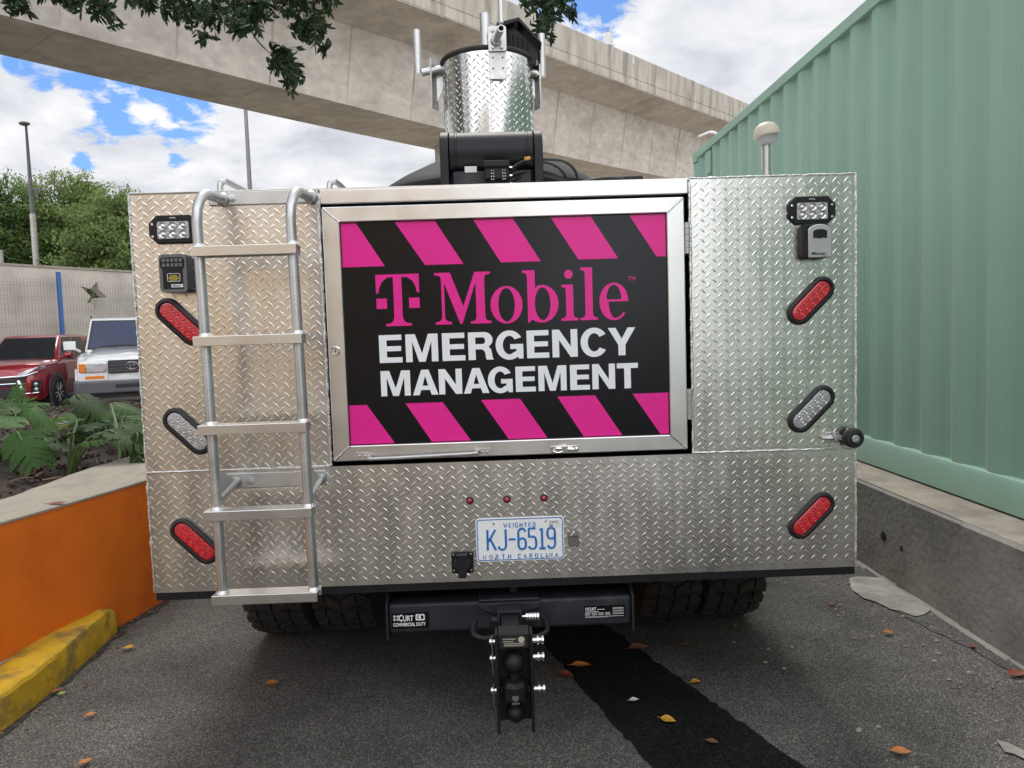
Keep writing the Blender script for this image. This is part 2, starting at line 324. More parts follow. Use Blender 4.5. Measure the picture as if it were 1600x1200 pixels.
# ================================================================== SETTING
def struct(name, mb, m, smooth=0): return tag(mb.build(name, m, smooth=smooth), kind='structure')
road = MB(); road.add([(-400, -400, 0), (400, -400, 0), (400, 600, 0), (-400, 600, 0)], [(0, 1, 2, 3)])
struct('road', road, 'asphalt')
def sheet(name, pts, z, m, jit=0., sub=1):
    P = [Vector((x, y)) for x, y in pts]; out_ = []
    for i, p in enumerate(P):
        q = P[(i+1) % len(P)]; n = max(1, int((q-p).length/.03)) if sub else 1
        for k in range(n):
            t = p.lerp(q, k/n); out_.append((t.x+random.uniform(-jit, jit), t.y+random.uniform(-jit, jit)))
    mb = MB(); mb.flat([out_], lambda a, b: (a, b, z)); return struct(name, mb, m)
# a trench in the asphalt, refilled with newer blacktop
sheet('asphalt_strip', [(-.55, 2.9), (-.18, 2.9), (.466, .888), (.60, .52), (.906, -.282), (1.50, -1.9), (1.02, -1.9), (.425, -.235), (.104, .886)], .004, 'asphalt_dark', .007)
XW = 2.038
sheet('bounce_ground', [(-4, 8.5), (70, 8.5), (70, 120), (-80, 120), (-80, 23.5), (-4, 23.5)], .003, 'concrete_slab', 0, 0)  # unseen pale ground, added to bounce light onto the viaduct underside and trees
gut = [onZ(*q) for q in ((1345, 915), (1400, 956), (1450, 983), (1520, 1016), (1600, 1062))]
gl = [(1.62, 6.0), (1.66, 3.0)]+[(p.x, p.y) for p in gut]+[(1.86, -.4), (1.80, -3.5), (XW, -3.5), (XW, 6.0)]
sheet('gutter', gl, .004, 'gutter', .006)
sp = [(290, 525), (300, 516), (335, 514), (420, 519), (480, 545), (530, 580), (587, 634), (565, 650), (525, 657), (480, 640), (440, 632), (390, 606), (345, 592), (305, 565)]
sheet('cement_spill', [onZ(1200+a/2.3075, 680+b/2.3075)[:2] for a, b in sp], .008, 'spill', .005)
sp2 = [onZ(*q)[:2] for q in ((1556, 1160), (1572, 1163), (1600, 1176), (1620, 1195), (1600, 1190), (1585, 1182), (1570, 1178))]
sheet('cement_spill', sp2, .008, 'spill', .004)

# ---- planter on the left -------------------------------------------------
ZP = .69
outer = bez([(-3.1, -2.6, 0), (-2.62, -1.2, 0), (-2.24, 0, 0), (-2.09, .5, 0), (-1.935, 1.12, 0), (-1.865, 1.52, 0), (-1.83, 2.1, 0), (-1.87, 2.9, 0), (-2.02, 3.7, 0), (-2.4, 4.7, 0), (-3.1, 5.6, 0), (-4.4, 6.1, 0), (-6.5, 6.2, 0), (-9, 6.2, 0), (-12, 6.2, 0)], 6)
inner = bez([(-3.5, -2.6, 0), (-3.02, -1.2, 0), (-2.66, 0, 0), (-2.50, .5, 0), (-2.385, 1.0, 0), (-2.40, 1.72, 0), (-2.36, 2.4, 0), (-2.36, 2.9, 0), (-2.50, 3.6, 0), (-2.85, 4.5, 0), (-3.4, 5.2, 0), (-4.5, 5.62, 0), (-6.5, 5.7, 0), (-9, 5.7, 0), (-12, 5.7, 0)], 6)
pl = thing('planter', 'curved low planter wall painted orange with bare concrete coping, beside the truck', 'planter', (-2.2, 1, 0))
def world_child(o, par):
    o.parent = par; o.matrix_parent_inverse = Matrix.Translation(-par.location); return o
n = len(outer); mb = MB()
mb.add([(p.x, p.y, 0) for p in outer]+[(p.x, p.y, ZP-.012) for p in outer], [(i, i+1, n+i+1, n+i) for i in range(n-1)])
mb.add([(p.x-.02, p.y, ZP-.012) for p in inner]+[(p.x-.02, p.y, .3) for p in inner], [(i, i+1, n+i+1, n+i) for i in range(n-1)])
world_child(mb.build('painted_face', 'orange', smooth=60), pl)
mb = MB(); rg = random.Random(3)
prof = []
for i, (o_, i_) in enumerate(zip(outer, inner)):
    j = rg.uniform(-.004, .004)
    a = o_.lerp(i_, -.012); prof.append([(a.x, a.y, ZP-.014), (a.x, a.y, ZP-.004), (o_.lerp(i_, .02).x, o_.lerp(i_, .02).y, ZP), (i_.lerp(o_, .03).x, i_.lerp(o_, .03).y, ZP+j), (i_.x, i_.y, ZP-.006), (i_.x, i_.y, ZP-.10)])
k = len(prof[0]); mb.add([v for r_ in prof for v in r_], [(i*k+q, i*k+q+1, (i+1)*k+q+1, (i+1)*k+q) for i in range(n-1) for q in range(k-1)])
world_child(mb.build('coping', 'cap', smooth=50), pl)
# soil bed
mb = MB(); ring = [(p.x-.005, p.y) for p in inner]+[(-12, -2.6)]
def soil_z(x, y): return ZP-.05+.05*math.sin(x*2.1+.4)*math.cos(y*1.7)+.10*min(1, max(0, (-2.5-x)/1.5))
gx = np.arange(-9.5, -2.2, .16); gy = np.arange(-2.5, 5.8, .16)
def inside(x, y, poly):
    c = False; j = len(poly)-1
    for i in range(len(poly)):
        if (poly[i][1] > y) != (poly[j][1] > y) and x < (poly[j][0]-poly[i][0])*(y-poly[i][1])/(poly[j][1]-poly[i][1])+poly[i][0]: c = not c
        j = i
    return c
idx = {}
for i, x in enumerate(gx):
    for j, y in enumerate(gy):
        idx[i, j] = len(mb.v); mb.v.append((x, y, soil_z(x, y)+random.uniform(-.012, .012)))
for i in range(len(gx)-1):
    for j in range(len(gy)-1):
        if inside(gx[i]+.08, gy[j]+.08, [(p[0]+.10, p[1]) for p in ring]):
            mb.f.append((idx[i, j], idx[i+1, j], idx[i+1, j+1], idx[i, j+1]))
struct('soil_bed', mb, 'soil', 60)
mb = MB()
for _ in range(5200):
    x = random.uniform(-6.2, -2.36); y = random.uniform(-.6, 5.5)
    if not inside(x, y, ring): continue
    r = random.uniform(.010, .030); c = Vector((x, y, soil_z(x, y)+r*.5)); ro = Euler((random.uniform(0, 6), random.uniform(0, 6), random.uniform(0, 6))).to_matrix()
    vs = [ro @ Vector((a*r*random.uniform(.7, 1.2), b*r*random.uniform(.6, 1.1), d*r*random.uniform(.5, .9))) + c for a, b, d in ((1, 0, 0), (-1, 0, 0), (0, 1, 0), (0, -1, 0), (0, 0, 1), (0, 0, -1), )]
    mb.add(vs, [(0, 2, 4), (2, 1, 4), (1, 3, 4), (3, 0, 4), (2, 0, 5), (1, 2, 5), (3, 1, 5), (0, 3, 5)])
tag(mb.build('gravel', 'stone', smooth=0), kind='stuff')
mb = MB()
for _ in range(230):
    x = random.uniform(-5.5, -2.45); y = random.uniform(.2, 5.0)
    if not inside(x, y, ring): continue
    a = random.uniform(0, PI); L_ = random.uniform(.05, .26); z = soil_z(x, y)+.03
    mb.tube([(x, y, z), (x+math.cos(a)*L_*.5, y+math.sin(a)*L_*.5, z+random.uniform(0, .03)), (x+math.cos(a+.3)*L_, y+math.sin(a+.3)*L_, z)], random.uniform(.003, .009), 5)
tag(mb.build('dry_litter', 'debris'), kind='stuff')

# ---- yellow kerb -----------------------------------------------------------
kerb_f = [onZ(180, 987), onZ(75, 1090), onZ(0, 1145)]
d_ = (kerb_f[2]-kerb_f[0]).normalized(); kp = [Vector((-1.905, 1.06, 0)), Vector((-1.875, .62, 0)), Vector((-1.868, .2, 0)), Vector((-1.93, -.4, 0)), Vector((-2.05, -1.0, 0)), Vector((-2.32, -2.2, 0))]
kp = bez(kp, 6); mb = MB(); sec = []
for i, p in enumerate(kp):
    t = (kp[min(i+1, len(kp)-1)]-kp[max(i-1, 0)]).normalized(); nrm = Vector((t.y, -t.x, 0)); nrm = nrm if nrm.x > 0 else -nrm
    j = lambda s=.004: random.uniform(-s, s)
    h = .135
    if i == 0: h = .118
    sec.append([p+nrm*.0+Vector((0, 0, 0)), p-nrm*(.006+j()*.5)+Vector((0, 0, h*.84+j())), p-nrm*.013+Vector((0, 0, h*.96+j())), p-nrm*.026+Vector((0, 0, h+j(.003))), p-nrm*.15+Vector((0, 0, h+.004+j(.003))), p-nrm*.195+Vector((0, 0, h-.01)), p-nrm*.20+Vector((0, 0, 0))])
k = 7; mb.add([v for s_ in sec for v in s_], [(i*k+q, i*k+q+1, (i+1)*k+q+1, (i+1)*k+q) for i in range(len(sec)-1) for q in range(k-1)]+[tuple(range(k))])
tag(mb.build('kerb', 'yellow', smooth=22), 'worn yellow painted concrete kerb at the foot of the orange planter', 'kerb')
mb = MB(); kb = [Vector((p.x-.19, p.y, .10)) for p in kp[4:]]; mb.add([(p.x+.02, p.y, .115) for p in kb]+[(p.x-.32, p.y, .125) for p in kb], [(i, i+1, len(kb)+i+1, len(kb)+i) for i in range(len(kb)-1)])
struct('footpath_strip', mb, 'kerbgrey')

base = [p for p in outer if .98 < p.y < 3.4]; dl = [(p.x-.01, p.y) for p in base]; dr = [(p.x+random.uniform(.02, .075), p.y) for p in base]
sheet('dirt_line', dl+dr[::-1], .0035, 'dirt', .008)
kq = [p for p in kp if -2 < p.y]; sheet('dirt_line', [(p.x-.02, p.y) for p in kq]+[(p.x+random.uniform(.008, .040), p.y) for p in kq][::-1], .0035, 'dirt', .006)
def chips(name, m, n, area, s0, s1):
    mb = MB()
    for _ in range(n):
        x, y = area(); r = random.uniform(s0, s1); a = random.uniform(0, 6.28); k = random.randint(4, 6)
        P = [(x+r*random.uniform(.6, 1.2)*math.cos(a+6.28*i/k), y+r*random.uniform(.5, 1)*math.sin(a+6.28*i/k)) for i in range(k)]
        h = .005+r*random.uniform(.2, .5); c0 = len(mb.v); mb.v += [(q[0], q[1], .003) for q in P]+[(x+(q[0]-x)*.6, y+(q[1]-y)*.6, h) for q in P]
        mb.f.append(tuple(c0+k+i for i in range(k))); mb.f += [(c0+i, c0+(i+1) % k, c0+k+(i+1) % k, c0+k+i) for i in range(k)]
    return tag(mb.build(name, m, smooth=0), kind='stuff')
def ar1():
    y = random.uniform(-1.2, 1.6); return (random.uniform(1.45, 2.0) if random.random() < .7 else random.uniform(.9, 2.0)), y
chips('mortar_crumbs', 'concrete_slab', 210, ar1, .002, .014)
def ar2():
    p = random.choice(base+kq); return p.x+abs(random.gauss(.02, .07)), p.y+random.uniform(-.12, .12)
chips('leaf_crumbs', 'debris', 160, ar2, .003, .011)

# ---- retaining wall and the container on it --------------------------------
rw = thing('retaining_wall', 'low grey stained concrete retaining wall under the green container', 'wall', (XW, 0, 0))
mb = MB(); yj = onX(1499, 830, XW).y
for y0, y1, dx in ((-4.0, yj-.004, .0), (yj+.004, 16.0, .004)):
    mb.add([(XW+dx, y0, 0), (XW+dx, y0, .472), (XW+dx+.018, y0, .488), (XW+dx+.018, y1, .488), (XW+dx, y1, .472), (XW+dx, y1, 0), (XW+.25, y0, 0), (XW+.25, y1, 0), (XW+.25, y0, .47), (XW+.25, y1, .47)], [(0, 1, 4, 5), (1, 2, 3, 4), (0, 6, 8, 2, 1), (5, 4, 3, 9, 7), (6, 7, 9, 8)])
world_child(mb.build('wall_face', 'concrete_wall', smooth=0), rw)
mb = MB(); mb.bb((XW+.017, -4, .47), (7.5, 16, .489)); world_child(mb.build('slab', 'concrete_slab', smooth=0), rw)
mb = MB()
for px, py, r in ((1380, 838, .030), (1408, 857, .016)):
    p = onX(px, py, XW); mb.lathe([(r*.95, .0), (r*.7, .0015), (0, .0015)], (p.x+.0005, p.y, p.z), (-1, 0, 0), 10)
world_child(mb.build('drain_hole', 'ink', smooth=30), rw)
mb = MB(); 
for i in range(60):
    y = -3.0+i*.15; mb.box((XW-.004, y, .002), (.03+random.uniform(-.018, .018), .155, .016), (0, R(-20), random.uniform(-.05, .05)))
world_child(mb.build('mortar_fillet', 'concrete_wall', smooth=0), rw)

XC = 2.3054; ZB = .500; ZT = ZB+2.85; YF = onX(1083, 240, XC).y; YN = YF-12.19
ct = thing('shipping_container', 'pale green corrugated shipping container on the concrete wall, right of the truck', 'container', (XC, YF, ZB))
PT = .283; mb = MB(); prof = []; y = YF-.16; i = 0
zb_, zt_ = ZB+.16, ZT-.085
while y > YN+.16:
    for dy, dx in ((0, .0), (.072, .0), (.072+.068, .031), (.072+.068+.072, .031)): prof.append((XC+.010+dx, y-dy))
    y -= PT; i += 1
mb.add([(a, b, zb_) for a, b in prof]+[(a, b, zt_) for a, b in prof], [(q, q+1, len(prof)+q+1, len(prof)+q) for q in range(len(prof)-1)])
world_child(mb.build('side_panel', 'greenpaint', smooth=0), ct)
mb = MB(); mb.bb((XC-.004, YN+.16, ZT-.085), (XC+.07, YF-.16, ZT-.005)); world_child(mb.build('top_rail', 'greenpaint', bevel=.006), ct)
mb = MB(); mb.prism([(-.004, ZB), (-.006, ZB+.135), (.004, ZB+.158), (.014, ZB+.162), (.09, ZB+.162), (.09, ZB)], lambda a, b, d: (XC+a, d, b), YN+.16, YF-.16); world_child(mb.build('bottom_rail', 'greenpaint'), ct)
for yy in (YF-.08, YN+.08):
    mb = MB(); mb.bb((XC, yy-.08, ZB+.12), (XC+.16, yy+.08, ZT-.12)); world_child(mb.build('corner_post', 'greenpaint', bevel=.012), ct)
    for z0 in (ZB-.006, ZT-.115):
        mb = MB(); mb.bb((XC-.006, yy-.09, z0), (XC+.16, yy+.09, z0+.12)); f = world_child(mb.build('corner_casting', 'greenpaint', bevel=.008), ct)
        mb = MB(); mb.flat([stadium(.10, .055)], lambda a, b: (XC-.008, yy+a*.8, z0+.06+b)); h_ = mb.build('lifting_hole', 'ink', f)
        h_.matrix_parent_inverse = Matrix.Translation(-ct.location)
mb = MB(); mb.bb((XC+.075, YN+.1, ZT-.05), (XC+2.40, YF-.1, ZT-.02)); world_child(mb.build('roof', 'greenpaint'), ct)
mb = MB(); mb.bb((XC+2.40, YN+.1, ZB), (XC+2.438, YF-.1, ZT)); mb.bb((XC+.17, YF-.09, ZB), (XC+2.40, YF-.04, ZT-.06)); mb.bb((XC+.17, YN+.04, ZB), (XC+2.40, YN+.09, ZT-.06)); world_child(mb.build('end_wall', 'greenpaint'), ct)
mb = MB()
p = onX(1108, 252, XC); mb.bb((XC-.012, p.y-.06, p.z-.13), (XC+.0095, p.y+.06, p.z+.1)); world_child(mb.build('vent_cover', 'greenpaint', bevel=.004), ct)

# ---- viaduct ----------------------------------------------------------------
VX, VY, TH, VG, VD, VK, VS, VL, WB, WA, OV, HP, KAP = -9.2089, 19.229, .6897, .0412, 3.1995, -.6727, -4.0, 31.57, 2.8654, .5014, 2.5066, 1.4369, .0006
S_ = np.arange(-40, 118.1, 1.0); cx_ = np.zeros(len(S_)); cy_ = np.zeros(len(S_))
for i in range(1, len(S_)):
    cx_[i] = cx_[i-1]+math.sin(TH+KAP*S_[i-1]); cy_[i] = cy_[i-1]+math.cos(TH+KAP*S_[i-1])
i0 = int(np.argmin(abs(S_))); cx_ += VX-cx_[i0]; cy_ += VY-cy_[i0]
def via(s, off, dz):
    th = TH+KAP*s; x = np.interp(s, S_, cx_); y = np.interp(s, S_, cy_); return Vector((x+math.cos(th)*off, y-math.sin(th)*off, 12.0+VG*s+dz))
def via_h(s): return VD+VK*max(0., 1-abs(s-VS)/VL)**2
vd = thing('viaduct', 'long concrete box girder viaduct with a tall parapet crossing high behind the truck', 'viaduct', tuple(via(20, -1.5, -12.8)))
def sweep(name, section, m, smooth=0, s0=-40, s1=118, step=1.0, parent=vd):
    ss = np.arange(s0, s1+.01, step); mb = MB(); k = None
    for s in ss:
        sec = section(s); k = len(sec); mb.v += [tuple(via(s, a, b)) for a, b in sec]
    for i in range(len(ss)-1):
        for q in range(k): mb.f.append((i*k+q, i*k+(q+1) % k, (i+1)*k+(q+1) % k, (i+1)*k+q))
    mb.f.append(tuple(range(k))); mb.f.append(tuple((len(ss)-1)*k+q for q in range(k-1, -1, -1)))
    o = mb.build(name, m, smooth=smooth); world_child(o, parent); return o
FAR = -WB-.5014-2.0
sweep('box_girder', lambda s: [(0, -via_h(s)), (WA*.97, -.42), (WA+.5, -.30), (OV-.35, -.10), (OV-.02, -.06), (OV-.02, .1), (FAR+.02, .1), (FAR+.02, -.06), (-WB-WA-.5, -.30), (-WB-WA*.97, -.42), (-WB, -via_h(s))], 'concrete_via')
step = 4.9; s = -40.
while s < 116:
    gap_ = .012
    sweep('parapet_panel', lambda q: [(OV, -.02), (OV, .33), (OV-.05, .37), (OV-.02, .40), (OV+.0444, HP-.03), (OV+.03, HP), (OV-.2, HP), (OV-.22, .102), (OV-.021, .102), (OV-.021, -.02)], 'concrete_par', s0=s+gap_, s1=s+step-gap_, step=(step-2*gap_)/5)
    s += step
sweep('far_parapet', lambda q: [(FAR, -.02), (FAR, HP), (FAR+.2, HP), (FAR+.22, .102), (FAR+.021, .102), (FAR+.021, -.02)], 'concrete_par')
mb = MB()     # segment joints under the deck
s = -36.
while s < 110:
    hh = via_h(s); A = [via(s, 0.004, -hh+.02), via(s+.06, 0.004, -hh+.02), via(s+.06, WA+.006, -.43), via(s, WA+.006, -.43)]; mb.add(A, [(0, 1, 2, 3)])
    A = [via(s, 0, -hh-.004), via(s+.04, 0, -hh-.004), via(s+.04, -WB, -hh-.004), via(s, -WB, -hh-.004)]; mb.add(A, [(0, 1, 2, 3)]); s += 3.05
world_child(mb.build('segment_joint', 'concrete_par', smooth=0), vd)
best = min(np.arange(-5, 60, .1), key=lambda s: abs((lambda d: 800+F_PX*d.dot(RGT)/d.dot(FWD))(via(s, -WB*.5, -via_h(s))-CAM)-733))
def pier(s, w):
    c = via(s, -WB*.5, -via_h(s)+.02); mb = MB(); th = TH+KAP*s
    mb.prism([(-w, -.9), (-w+.3, -1.2), (w-.3, -1.2), (w, -.9), (w, .9), (w-.3, 1.2), (-w+.3, 1.2), (-w, .9)], lambda a, b, d: (c.x+math.cos(th)*a+math.sin(th)*b, c.y-math.sin(th)*a+math.cos(th)*b, d), 0, c.z)
    world_child(mb.build('pier', 'concrete_via'), vd)
PIER_S = best
pier(best, 1.25); pier(best+38, 1.25); pier(best+76, 1.25)
# post on the parapet
def via_pick(px, py, off, dz):
    """place along the viaduct whose column of the picture is px"""
    return min(np.arange(-20, 110, .05), key=lambda s: abs((lambda d: 800+F_PX*d.dot(RGT)/d.dot(FWD))(via(s, off, dz)-CAM)-px))
s = via_pick(950, 60, OV-.1, HP+.3); c = via(s, OV-.1, HP); mb = MB()
cb = thing('signal_box', 'small white box with a dark finial standing on the viaduct parapet', 'box', tuple(c), -TH)
mb.bb((-.17, -.17, -.005), (.17, .17, .56)); mb.build('cabinet', 'bare', cb, bevel=.02)
mb = MB(); mb.lathe([(.06, .56), (.06, .66), (.03, .68), (.03, .82), (.0, .84)], (0, 0, 0), (0, 0, 1), 10); mb.build('finial', 'lampgrey', cb)
s = via_pick(990, 90, OV+.04, HP-.2); c = via(s, OV+.036, HP-.25); mb = MB(); mb.box((0, 0, 0), (.10, .03, .34)); o = mb.build('reflector_plate', 'bare'); o.location = c; o.rotation_euler = (0, 0, PI/2-TH); tag(o, 'thin white plate fixed on the outside of the viaduct parapet', 'plate')

# ---- yard wall with a star opening, mesh fence -------------------------------
BW0 = at(0, 413, 19.5); BW0.z = 0
hor = lambda px, py, dep: at(px, py, dep)
wallH = at(0, 413, 19.5).z
# second point of the wall top, found where the photo's line reaches the same height
dep2 = (wallH-CAM.z)/(ray(207, 425).z); BW1 = CAM+ray(207, 425)*dep2
wdir = Vector((BW1.x-BW0.x, BW1.y-BW0.y, 0)).normalized(); wn = Vector((wdir.y, -wdir.x, 0))
wn = wn if wn.y < 0 else -wn
W0 = BW0-wdir*8; WL = 34.
def wl(a, b, d=0.): return W0+wdir*a+wn*d+Vector((0, 0, b))
def wall_px(px, py, d=0.):
    r_ = ray(px, py); o_ = W0+wn*d; t = (o_-CAM).dot(wn)/r_.dot(wn); p = CAM+r_*t-W0; return p.dot(wdir), p.z
sx, sz = wall_px(144, 462); star_px = [(152, 440), (154, 452.5), (167, 464), (152.5, 466.5), (149.5, 484), (143.5, 472.5), (135, 474.5), (142, 463), (125, 446.5), (141, 451.5)]
star = [wall_px(a, b) for a, b in star_px]
yw = thing('yard_wall', 'tall pale concrete wall with a star shaped opening, behind the parked cars', 'wall', tuple(wl(WL/2, 0)))
mb = MB(); outl = [(0, 0), (WL, 0), (WL, wallH), (0, wallH)]
mb.flat([outl, star], lambda a, b: wl(a, b, 0)); mb.flat([outl, star], lambda a, b: wl(a, b, -.3))
ns = len(star); mb.add([wl(a, b, 0) for a, b in star]+[wl(a, b, -.3) for a, b in star], [(i, (i+1) % ns, ns+(i+1) % ns, ns+i) for i in range(ns)])
mb.add([wl(0, wallH), wl(WL, wallH), wl(WL, wallH, -.3), wl(0, wallH, -.3)], [(0, 1, 2, 3)])
world_child(mb.build('wall_slab', 'concrete_back', smooth=0), yw)
mb = MB(); a0 = wl(0, wallH, .03); mb.add([wl(0, wallH-.02, .03), wl(WL, wallH-.02, .03), wl(WL, wallH+.04, .03), wl(0, wallH+.04, .03), wl(0, wallH+.04, -.33), wl(WL, wallH+.04, -.33)], [(0, 1, 2, 3), (3, 2, 5, 4)])
world_child(mb.build('coping', 'cap', smooth=0), yw)
fz = wall_px(0, 432, .35)[1]; fz2 = fz
fc = thing('mesh_fence', 'grey welded wire mesh fence with a blue post in front of the pale wall', 'fence', tuple(wl(WL/2, 0, .35)))
mb = MB(); a = 3.0
while a < 22:
    mb.tube([wl(a, .05, .35), wl(a, fz, .35)], .0032, 4, False); a += .085
for z in np.arange(.1, fz+.01, .36):
    for dz in (0, .07): mb.tube([wl(3, z+dz, .353), wl(22, z+dz, .353)], .0038, 4, False)
world_child(mb.build('wire_mesh', 'mesh_wire', smooth=0), fc)
pa, pz = wall_px(90, 425, .4)
for a in (pa, pa+2.6, pa+5.2, pa-2.6):
    mb = MB(); q = wl(a, 0, .42); mb.box((q.x, q.y, pz/2), (.09, .09, pz), (0, 0, math.atan2(wdir.y, wdir.x))); world_child(mb.build('post', 'bluepost' , bevel=.006), fc)
    if abs(a-pa) > .1: pass

# ---- street lamps ---------------------------------------------------------------
def lamp_tall(name, label, base, top, m1, m2, r0, r1, hook, split):
    t = thing(name, label, 'street lamp', (base.x, base.y, 0)); H = top.z
    mb = MB(); mb.tube([(0, 0, 0), (0, 0, H*split)], [r0, r0*.85], 12); mb.build('base_pole', m1, t)
    mb = MB(); mb.tube([(0, 0, H*split), (0, 0, H)], [r0*.72, r1], 12); mb.build('upper_pole', m2, t)
    return t, H
tp = at(43, 198, 27); bs = at(64, 415, 27); tp.x = (tp.x+bs.x)/2; tp.y = bs.y
t, H = lamp_tall('street_lamp', 'tall lamp post with a white lower half, rising behind the star wall', tp, tp, 'lampwhite', 'lampgrey', .115, .04, None, .66)
mb = MB(); mb.sphere((-.02, -.05, H+.0), .17, 16, 8, (1.1, .9, .45)); mb.build('lamp_head', 'lampgrey', t)
mb = MB(); mb.bb((.05, -.05, H*.75), (.32, .05, H*.75+.05)); mb.tube([(.2, 0, H*.75), (.2, 0, H*.72)], .04, 8); mb.build('side_bracket', 'lampgrey', t)
q = at(2, 392, 26); t = thing('sign_post', 'short pale post end showing above the wall at the left picture edge', 'post', (q.x-.07, q.y, 0))
mb = MB(); mb.tube([(0, 0, 0), (0, 0, q.z)], .11, 12); mb.build('pole', 'lampwhite', t); mb = MB(); mb.lathe([(.12, 0), (.12, .05), (0, .06)], (0, 0, q.z-.02), (0, 0, 1), 12); mb.build('cap', 'lampwhite', t)
q = at(387.5, 240, 45); t = thing('light_mast', 'slim grey mast behind the truck roof, reaching up behind the viaduct', 'mast', (q.x, q.y, 0))
mb = MB(); mb.tube([(0, 0, 0), (0, 0, 12), (0, 0, 19)], [.17, .12, .08], 12); mb.build('pole', 'lampgrey', t)
mb = MB(); mb.sphere((.3, 0, 19.1), .3, 12, 8, (1.6, .7, .4)); mb.build('lamp_head', 'lampgrey', t)
q = at(1118, 214, 30); t = thing('arm_lamp', 'curved arm street lamp peeping over the far end of the green container', 'street lamp', (q.x+.25, q.y, 0)); H = q.z
mb = MB(); mb.tube(bez([(0, 0, 0), (0, 0, H-.6), (-.02, 0, H-.2), (-.25, 0, H+.13), (-.5, 0, H+.18)], 6), [.09]*6+[.07]*18+[.05], 10); mb.build('pole', 'lampwhite', t)
mb = MB(); mb.box((-.72, 0, H+.10), (.5, .2, .09), (0, R(-22), 0)); mb.build('lamp_head', 'bare', t, bevel=.03)

# ---- building that faces the truck from behind the photographer (seen mirrored in the metal) ----
hb = thing('beige_building', 'beige rendered building facing the back of the truck, mirrored in its metal', 'building', (-3, -14, 0))
mb = MB(); mb.bb((-14, -2, 0), (3.6, 0, 6.5)); mb.build('wall', 'beige', hb)
mb = MB(); mb.bb((-14.2, -2.2, 6.5), (3.8, .3, 6.8)); mb.build('roof', 'concrete_slab', hb)
for x in (-11, -7.5, -.6, 2.0):
    w = MB(); w.bb((x-.6, -.02, 1.2), (x+.6, .05, 2.6)); w = w.build('window', 'winframe', hb)
    g = MB(); g.bb((x-.52, .04, 1.28), (x+.52, .06, 2.52)); g.build('pane', 'glass', w)
# ================================================================== LETTERING
def gl_E(w): return [[(0, 0), (w, 0), (w, .19), (.27, .19), (.27, .415), (w*.955, .415), (w*.955, .595), (.27, .595), (.27, .81), (w*.985, .81), (w*.985, 1), (0, 1)]]
def gl_M(w): return [[(0, 0), (.235, 0), (.235, .72), (.24, .72), (w/2-.115, 0), (w/2+.115, 0), (w-.24, .72), (w-.235, .72), (w-.235, 0), (w, 0), (w, 1), (w-.345, 1), (w/2, .30), (.345, 1), (0, 1)]]
def gl_N(w): return [[(0, 0), (.245, 0), (.245, .62), (.25, .62), (w-.255, 0), (w, 0), (w, 1), (w-.245, 1), (w-.245, .38), (w-.25, .38), (.255, 1), (0, 1)]]
def gl_T(w): return [[(w/2-.13, 0), (w/2+.13, 0), (w/2+.13, .80), (w, .80), (w, 1), (0, 1), (0, .80), (w/2-.13, .80)]]
def gl_Y(w): return [[(w/2-.13, 0), (w/2+.13, 0), (w/2+.13, .38), (w, 1), (w-.28, 1), (w/2, .60), (.28, 1), (0, 1), (w/2-.13, .38)]]
def gl_A(w): return [[(0, 0), (.265, 0), (.335, .20), (w-.335, .20), (w-.265, 0), (w, 0), (w/2+.145, 1), (w/2-.145, 1)], [(.395, .37), (w-.395, .37), (w/2, .76)]]
def gl_R(w):
    o = [(0, 0), (0, 1), (.56, 1)]+arc(.56, .72, w-.03-.56, .28, 90, -40, 12)+[(w*.80, .46)]+[(w*.90, .37), (w*.93, .2), (w*.95, .06), (w, 0), (w-.26, 0), (w-.29, .08), (w-.31, .26), (w-.38, .36), (w-.46, .38), (.26, .38), (.26, 0)]
    return [o, [(.26, .57), (.26, .81), (.52, .81)]+arc(.52, .69, w-.30-.52, .12, 90, -90, 10)]
def gl_C(w):
    cx, cy = w*.5, .5; return [arc(cx, cy, w*.5, .53, 33, 328, 34)+arc(cx, cy, w*.5-.26, .33, 325, 35, 26)]
def gl_G(w):
    cx, cy = w*.5, .5
    return [arc(cx, cy, w*.5, .53, 30, 300, 32)+[(w*.80, .075), (w*.835, 0), (w, 0), (w, .53), (w*.53, .53), (w*.53, .355), (w-.235, .355), (w-.26, .27)]+arc(cx, cy, w*.5-.26, .335, 308, 37, 26)]
BOLD = {'E': gl_E, 'M': gl_M, 'N': gl_N, 'T': gl_T, 'Y': gl_Y, 'A': gl_A, 'R': gl_R, 'C': gl_C, 'G': gl_G}
def bold_line(mb, word, ext, x0px, x0, x1px, x1, z0, h, y):
    k = (x1-x0)/(x1px-x0px)
    for ch, (a, b) in zip(word, ext):
        xa = x0+(a-x0px)*k; xb = x0+(b-x0px)*k; s = h
        mb.flat(BOLD[ch]((xb-xa)/s), lambda u, v: (xa+u*s, y, z0+v*s))
